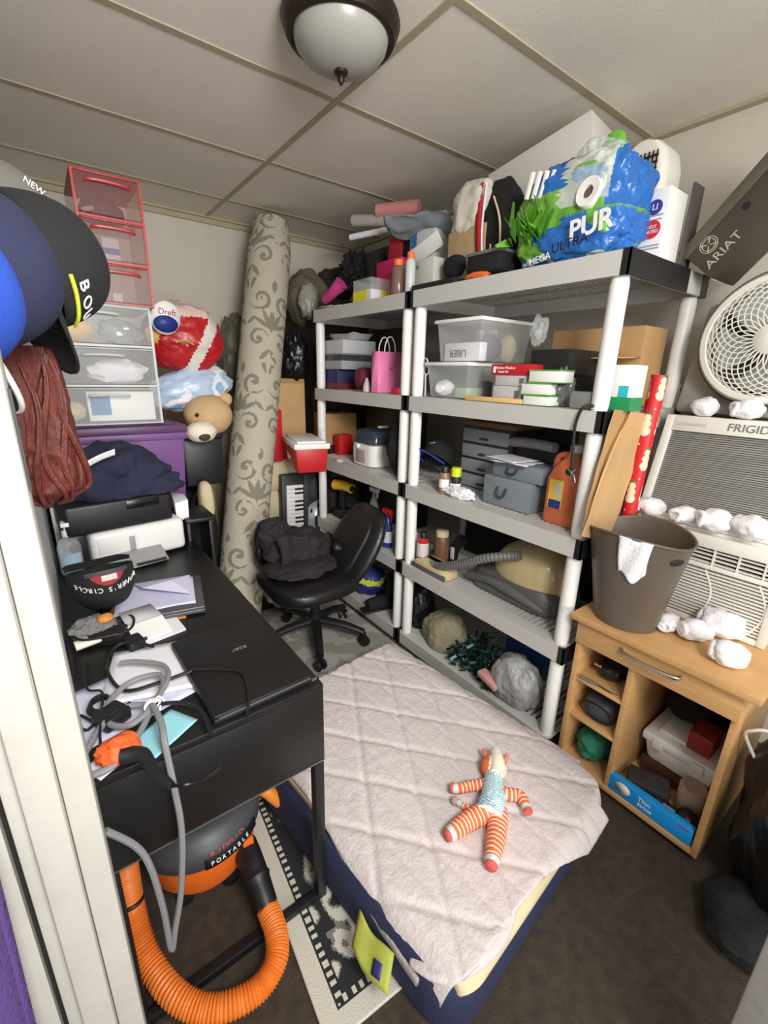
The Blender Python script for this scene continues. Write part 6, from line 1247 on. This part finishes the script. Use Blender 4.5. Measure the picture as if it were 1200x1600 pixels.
limb('arm', [tz_(772, 1230), tz_(790, 1240), tz_(812, 1244), tz_(820, 1256), tz_(826, 1270)], lambda t: .021 - .008 * t)
limb('tail', [tz_(752, 1262, .014), tz_(730, 1262, .012), tz_(712, 1251, .012)], lambda t: .009)
bm = NB(); blob(bm, tz_(711, 1251, .013), (.012, .012, .012), 2, .05, 2, 3); mk('tail_tip', bm, mat('grey_pink_knit', (186, 150, 150), .9), T)
c0 = tz_(770, 1250, .03); c1 = tz_(768, 1218, .03)
bm = NB(); tube(bm, [tz_(764, 1276, .026), c0, tz_(770, 1232, .030), tz_(771, 1212, .026)], lambda t: .042 - .016 * t, 56, 26)
paint(bm, lambda p, f: ((238, 246, 246) if (math.floor((p.x + p.y) / .0045) + math.floor((p.y - p.x) / .0045)) % 2 == 0 else (122, 182, 200)) ); mk('bib', bm, toym, T, smooth=70)
bm = NB(); h0_ = tz_(771, 1200, .03); blob(bm, h0_, (.040, .042, .034), 2, .04, 2, 4); paint(bm, lambda p, f: OR if (p - h0_).dot(V((-.5, .6, 0))) > .012 else WH); mk('head', bm, toym, T, smooth=70)
bm = NB(); tube(bm, [tz_(778, 1208, .045), tz_(777, 1190, .052), tz_(774, 1172, .050)], lambda t: .025 - .010 * t * t, 14, 6); paint(bm, lambda p, f: (240, 230, 206)); mk('muzzle', bm, toym, T, smooth=70)
for (u, v, u2, v2) in ((760, 1188, 756, 1170), (787, 1192, 793, 1178)): bm = NB(); tube(bm, [tz_(u, v, .03), tz_(u2, v2, .04)], lambda t: .009 - .003 * t, 10, 2); paint(bm, lambda p, f: (214, 130, 100)); mk('ear', bm, toym, T)
# ================= office chair with jackets
T = thing('office_chair', 'black office chair pushed back between desk and far shelf, draped with a jacket', 'chair', (1.0, 1.93, 0))
leath = mat('black_leather', (22, 22, 23), .36, bump=.12, bscale=120); hub = V((1.0, 1.92, 0)); zf = .0215
for i, a_ in enumerate((-.78, .42, 1.75, 3.0, 4.3)):
    e = hub + V((.27 * math.cos(a_), .27 * math.sin(a_), 0)); bm = NB(); P = [hub + V((0, 0, .115 + zf)), hub.lerp(e, .55) + V((0, 0, .10 + zf)), e + V((0, 0, .065 + zf))]; tube(bm, P, lambda t: .030 - .010 * t, 10, 4, flat=.8); lg = mk('base_leg', bm, black_p, T)
    bm = NB(); q = e + V((0, 0, .026 + zf - .01)); mt = M.Translation(q) @ M.Rotation(a_ + .6, 4, 'Z') @ M.Rotation(PI / 2, 4, 'X')
    for s_ in (-.016, .016): lathe(bm, [(.026, -.008), (.028, 0), (.026, .008)], 18, mt @ M.Translation((0, 0, s_)))
    lathe(bm, [(.007, -.02), (.007, .02)], 10, mt); lathe(bm, [(.010, 0), (.010, .05)], 10, tr(q)); mk('caster', bm, black_p, lg)
bm = NB(); lathe(bm, [(.035, .09), (.035, .16), (.026, .165), (.026, .36)], 20, tr(hub + V((0, 0, zf)))); mk('gas_column', bm, black_p, T)
mk('seat_mechanism', B1(((.88, 1.82, .335), (1.16, 2.0, .365))), black_p, T, bevel=.01)
sc_ = V((.95, 1.90, .40)); bm = NB(); blob(bm, sc_, (.235, .24, .055), 3, .03, 1.5, 4, sq=.62); mk('seat', bm, leath, T)
bn = V((-.84, .10, .53)).normalized(); bf = pl(V((1.20, 1.86, .555)), bn.cross(V((0, 0, 1))).normalized(), V((0, 0, 1)) - bn * bn.z)   # x across, y up, z front
bm = NB(); blob(bm, (0, 0, 0), (.20, .235, .045), 5, .03, 1.4, 4, sq=.7)
for v in bm.verts: v.co.z += .5 * v.co.x ** 2
mk('backrest', bm, leath, T, mt=bf)
bm = NB(); blob(bm, (0, 0, -.035), (.155, .18, .022), 6, .02, 1.4, 4, sq=.6); mk('back_shell', bm, black_p, T, mt=bf)
b0 = bf @ V((0, -.06, -.07)); bm = NB(); P = cr([V((1.10, 1.88, .35)), V((1.22, 1.87, .355)), V((1.275, 1.865, .42)), b0 + V((.012, 0, 0)), b0], 14); tube(bm, P, lambda t: .024 + (.0025 * math.sin(t * 2 * PI * 22) if .3 < t < .8 else 0), 12, 1); mk('back_strut', bm, black_p, T, smooth=60)
for s_ in (1,):
    y = 1.90 + .235 * s_; bm = NB(); tube(bm, [(1.06, y * .98 + .038, .37), (1.08, y, .50), (1.0, y + .01 * s_, .585), (.86, y + .01 * s_, .58), (.79, y, .50), (.84, y * .99 + .02, .38)], .019, 10, 6, flat=1.2); mk('armrest', bm, black_p, T)
jm = mat('brown_black_jacket', (38, 33, 34), .85, bump=.25, bscale=50)
def heap(bm, c, r, seed, am=.16, zmin=None, rot=None): blob(bm, c, r, seed, am, 1.7, 5, ridge=.10, rf=2.0, zmin=zmin, mt=rot)
bm = NB(); heap(bm, V((.98, 2.04, .515)), (.19, .135, .115), 5, zmin=.45); heap(bm, V((.86, 2.10, .59)), (.10, .08, .10), 9); heap(bm, V((.93, 1.92, .475)), (.20, .15, .035), 19, zmin=.448)
J = solo('jacket', bm, jm, 'dark brown black jacket slumped on the seat of the office chair', 'jacket', smooth=75)
for (x, y, z) in ((.862, 1.945, .60), (.85, 1.955, .55)):
    bm = NB(); lathe(bm, [(.008, 0), (.008, .003), (.004, .004)], 14, tr((x, y - .0, z), 0, PI / 2)); mk('snap_button', bm, steel, J)
bm = NB(); grid(bm, lambda u, v: V((.80 + .16 * u + .02 * math.sin(v * 3), 1.925 - .012 * math.sin(u * 8) - .03 * v * (1 - v), .64 - .20 * v + .012 * math.sin(u * 6))), 18, 14); mk('front_panel', bm, jm, J, solid=.006, smooth=70)
bm = NB(); blob(bm, (1.02, 2.38, .12), (.11, .13, .115), 8, .2, 1.8, 4, zmin=.013, ridge=.12); solo('cream_cloth', bm, cream, 'cream cloth bundle on the grey rug behind the office chair', 'cloth', smooth=70)
bm = NB(); box(bm, (-.07, -.02, 0), (.07, .02, .19), tr((1.07, 2.22, .012), .4)); o = solo('carton', bm, white_p, 'slim white box on the rug behind the office chair column', 'box', bevel=.003)
# ================= boxes and bags behind the cooler, against the rear wall
c = PY(468, 628, 2.72); T = thing('carton', 'cardboard box standing behind the red cooler left of the far shelf', 'box', (1.35, 2.78, .87))
z0 = .866; top = PY(462, 592, 2.70).z; xl = PY(440, 660, 2.70).x; xr2 = 1.345
mk('box_body', B1(((xl + .04, 2.80, z0), (xl + .22, 3.06, top))), card, T, bevel=.003); 
mk('open_flap', B1(((xl + .02, 2.782, z0 + .02), (xl + .21, 2.788, top - .03))), kraft, T)
bm = NB(); box(bm, (1.50, 2.60, .002), (1.98, 3.20, .95)); solo('carton', bm, mat('dark_brown_card', (44, 36, 32), .85), 'large dark box on the floor behind the left end of the far shelf', 'box', bevel=.004)
bm = NB(); box(bm, (1.48, 2.62, .952), (1.72, 2.80, 1.16)); solo('carton', bm, card, 'cardboard box seen past the far shelf post, behind the red cooler', 'box', bevel=.003)
bm = NB(); qv = PY(462, 555, 2.72); blob(bm, V((qv.x + .05, 2.84, qv.z - .01)), (.095, .10, .17), 12, .16, 2, 5, ridge=.08); solo('refuse_bag', bm, blackf, 'black plastic bag hanging beside the far shelf, right of the carpet roll', 'bag')
bm = NB(); qv = PY(478, 455, 2.95); blob(bm, V((qv.x + .03, 2.98, qv.z - .05)), (.16, .15, .18), 22, .16, 2, 4, ridge=.06); solo('laundry_bag', bm, mat('olive_grey_cloth', (106, 98, 78), .9), 'olive grey bulging bag right of the carpet roll top', 'bag')
bm = NB(); qv = PY(485, 468, 2.78); blob(bm, V((qv.x, 2.80, qv.z - .01)), (.07, .06, .11), 25, .14, 2, 4, ridge=.08); solo('plastic_bag', bm, mat('grey_white_film', (158, 154, 144), .4, alpha=.9), 'grey white plastic bag in front of the olive bag', 'bag')
bm = NB(); qv = PY(520, 440, 2.95); blob(bm, V((qv.x + .03, 2.95, qv.z - .02)), (.14, .12, .11), 28, .2, 2, 4, ridge=.12); solo('clothes', bm, mat('dark_olive_cloth', (52, 44, 36), .9), 'dark olive clothes heaped against the rear wall behind the far shelf', 'clothing')
bm = NB(); box(bm, (1.50, 2.86, .953), (1.98, 3.25, qv.z - .12)); solo('carton', bm, mat('dark_brown_card', (44, 36, 32), .85), 'dark box supporting the olive bags beside the far shelf', 'box', bevel=.004)
bm = NB(); a = PY(440, 662, 2.62); box(bm, (a.x - .03, 2.68, z0), (a.x + .03, 2.80, a.z + .08)); solo('red_box', bm, cred, 'tall red box squeezed between carpet roll and red cooler', 'box', bevel=.003)
bm = NB(); a = PY(424, 722, 2.58); bm2 = NB(); blob(bm2, V((a.x, 2.66, a.z)), (.03, .03, .07), 3, .15, 2, 4, zmin=z0)
paint(bm2, lambda p, f: (200, 50, 52) if noise.noise(p * 40) > .25 else (228, 222, 216)); bm.free(); solo('printed_pouch', bm2, MATS['printed_film'], 'white pouch with red print left of the red cooler', 'pouch')
# ================= caps and wig hanging on the left wall
def wallcap(label, apex, y, m, lining=None, s=.98, under=None, zoff=.0):
    p = PY(*apex, y); zc = V((.90, .36, .30)).normalized(); yv = V((-.24, .06, .95)); yv = (yv - zc * yv.dot(zc)).normalized(); fr = pl(p - zc * .118 * s, yv.cross(zc), yv); return cap('baseball_cap', label, fr, m, under, s=s, brimdown=.5, lining=lining), fr
navyc = mat('navy_twill', (34, 38, 66), .85, bump=.15, bscale=300); bluec = mat('royal_twill', (34, 72, 170), .85, bump=.15, bscale=300)
T, fr = wallcap('black cap with white lettering, nearest the room of the caps on the left wall', (150, 398), .98, capm)
bou = 'BOU'
for i, ch in enumerate(bou):
    z = .034; t = -PI / 2 - 1.0 + .30 * i; rr2 = .985 * math.cos(math.asin((z / .1156) ** 1.1)) ** .75
    q = V((.083 * .98 * rr2 * math.cos(t) * 1.02, .098 * .98 * rr2 * math.sin(t) * 1.02, z)); n_ = V((math.cos(t), math.sin(t), .45)).normalized(); text(ch, .030, fr @ pl(q + n_ * .002, V((-math.sin(t), math.cos(t), 0)), V((0, 0, 1)) - n_ * n_.z), T, white_p)
bm = NB(); tube(bm, [fr @ V((.084 * math.cos(t), .100 * math.sin(t), .018)) for t in (-PI / 2 - 1.2, -PI / 2 - .9, -PI / 2 - .5, -PI / 2 - .15)], .003, 6, 4); mk('yellow_trim', bm, mat('neon_trim', (214, 224, 60), .5), T)
wallcap('navy cap with white brim edge, middle of the caps on the left wall', (72, 400), .86, navyc, lining=white_p, s=1.06, under=capm)
T, fr = wallcap('royal blue cap with white patch, at the left edge of the picture', (8, 425), .745, bluec, s=1.02)
bm = NB(); grid(bm, lambda u, v: fr @ V((-.035 + .02 * u, -.02 + .05 * v, .112 - .002 * v)), 3, 3); mk('white_patch', bm, white_p, T, solid=.003)
T, fr = wallcap('grey cap with small white lettering, hanging behind the black cap', (78, 338), 1.14, mat('grey_twill', (104, 100, 96), .85), s=.98)
best = None
for i in range(90):
    for j in range(20):
        t = 2 * PI * i / 90; z = .004 + .10 * j / 20; r = .98 * math.cos(math.asin(min(1, (z / .1157) ** 1.1))) ** .75; q = fr @ V((.083 * r * math.cos(t), .098 * r * math.sin(t), z)); n_ = (fr.to_3x3() @ V((math.cos(t), math.sin(t), .5))).normalized()
        if n_.dot(q - V((0, 0, CZ))) > 0: continue
        cpt = RR @ (q - V((0, 0, CZ))); du = cpt.x / cpt.z * F + 600 - 52; dv = cpt.y / cpt.z * F + 800 - 293
        if best is None or du * du + dv * dv < best[0]: best = (du * du + dv * dv, q, n_)
_, q, n_ = best; xd = V((1, 0, -.1)); text('NEW', .014, pl(q + n_ * .003, xd - n_ * xd.dot(n_), V((0, 0, 1))), T, white_p)
# peg rail that holds them
bm = NB(); box(bm, (-.0595, .64, 1.60), (-.045, 1.25, 1.64)); T = solo('peg_rail', bm, white_p, 'slim white peg rail on the left wall behind the caps', 'peg rail', bevel=.002)
for y in (.745, .86, .98, 1.14, .95): bm = NB(); tube(bm, [(-.046, y, 1.62), (-.02, y, 1.62), (-.012, y, 1.632)], .004, 7, 3); mk('peg', bm, steel, T)
hair = mat('auburn_hair', (92, 38, 29), .36, var=.4, vscale=9, stretch=(16, 16, 1), bump=.5, bscale=45)
wx = PY(55, 560, .95); T = thing('wig', 'long wavy auburn wig hanging below the caps on the left wall', 'wig', (wx.x, .95, 1.17)); random.seed(11)
cl = [PY(28, 540, .95), PY(40, 600, .95), PY(52, 660, .95), PY(68, 715, .95), PY(82, 755, .95), PY(84, 784, .95)]
cl = cr([V((max(p.x, -.035), .955, p.z)) for p in cl], 16)
def hr(k): return .026 + .030 * math.sin(PI * min(1, .12 + .72 * k)) ** .9 - .030 * max(0, k - .86) / .14
bm = NB(); nA = 120
rows = []
for i, p in enumerate(cl):
    k = i / (len(cl) - 1); row = []
    for a in range(nA):
        t = 2 * PI * a / nA; tw = t + .5 * math.sin(k * 6) + .25 * math.sin(k * 11 + 2 * t)
        R = hr(k) * (1 + .07 * math.sin(4 * tw + 3 * k) + .018 * math.sin(13 * tw + 5 * k) + .008 * math.sin(31 * tw) + .12 * noise.noise(V((math.cos(tw) * 2, math.sin(tw) * 2, k * 3))))
        row.append(p + V((R * math.cos(t), R * .8 * math.sin(t), .012 * noise.noise(V((math.cos(t) * 3, math.sin(t) * 3, 9))) * (k > .9))))
    rows.append(row)
loft(bm, rows); mk('hair_mass', bm, hair, T, smooth=80)
for i in range(7):
    a = -PI * (i + .5) / 7 - .1; bm = NB(); ph_ = random.uniform(0, 6); pts = []
    for j in range(11):
        k = .06 + .94 * j / 10; p = cl[min(len(cl) - 1, int(k * (len(cl) - 1)))]; R = hr(k) * (1.0 + .05 * math.sin(k * 7 + ph_)); an = a + .30 * math.sin(k * 6 + ph_); pts.append(p + V((R * math.cos(an), R * .8 * math.sin(an), -.012 * random.random())))
    tube(bm, pts, lambda t: .0095 * (1 - .65 * abs(2 * t - 1) ** 2) + .001, 8, 5, flat=.6); mk('hair_lock', bm, hair, T, smooth=80)
# purple towel hanging at the doorway
a = PY(18, 1440, .47); bm = NB(); grid(bm, lambda u, v: V((-.175 + .065 * u - .012 * v, .474 + .012 * math.sin(u * 9) - .004 * v, .96 - .34 * v - .03 * (1 - u) * 0)), 12, 20)
solo('hanging_towel', bm, mat('purple_towel', (84, 58, 122), .95, bump=.5, bscale=200), 'purple towel hanging on the boards left of the door casing', 'towel', solid=.012, smooth=70)
# ---------- camera, light, world
cam = bpy.data.cameras.new('camera'); co = bpy.data.objects.new('camera', cam); COL.objects.link(co)
cam.sensor_width = 36; cam.lens = F / 1600 * 36; cam.clip_start = .01
cm = M.Identity(4)
for i in range(3): cm[i][0] = RR[0][i]; cm[i][1] = -RR[1][i]; cm[i][2] = -RR[2][i]
cm.translation = (0, 0, CZ); co.matrix_world = cm
bpy.context.scene.camera = co
def area(name, loc, to, sx, sy, power, col):
    l = bpy.data.lights.new(name, 'AREA'); l.shape = 'RECTANGLE'; l.size = sx; l.size_y = sy; l.energy = power; l.color = col
    o = bpy.data.objects.new(name, l); COL.objects.link(o); o.location = loc
    o.rotation_euler = (V(to) - V(loc)).to_track_quat('-Z', 'Y').to_euler()
area('hall_ceiling_lamp', (.30, -.55, 1.95), (1.05, 1.7, .95), .6, .5, 29, (1, .98, .95))
area('added_hall_fill', (.2, -2.6, 1.15), (1.0, 1.6, 2.0), 1.5, 1.2, 62, (1, .985, .96))  # unseen fill light, added behind the camera to brighten the ceiling
bpy.data.lights['hall_ceiling_lamp'].spread = math.radians(125)
w = bpy.data.worlds.new('World'); bpy.context.scene.world = w; w.use_nodes = True
w.node_tree.nodes['Background'].inputs[0].default_value = (1, .97, .93, 1); w.node_tree.nodes['Background'].inputs[1].default_value = .72
sc = bpy.context.scene
sc.view_settings.view_transform = 'Standard'; sc.view_settings.look = 'None'; sc.view_settings.gamma = 1; sc.view_settings.exposure = 0; sc.view_settings.use_curve_mapping = False
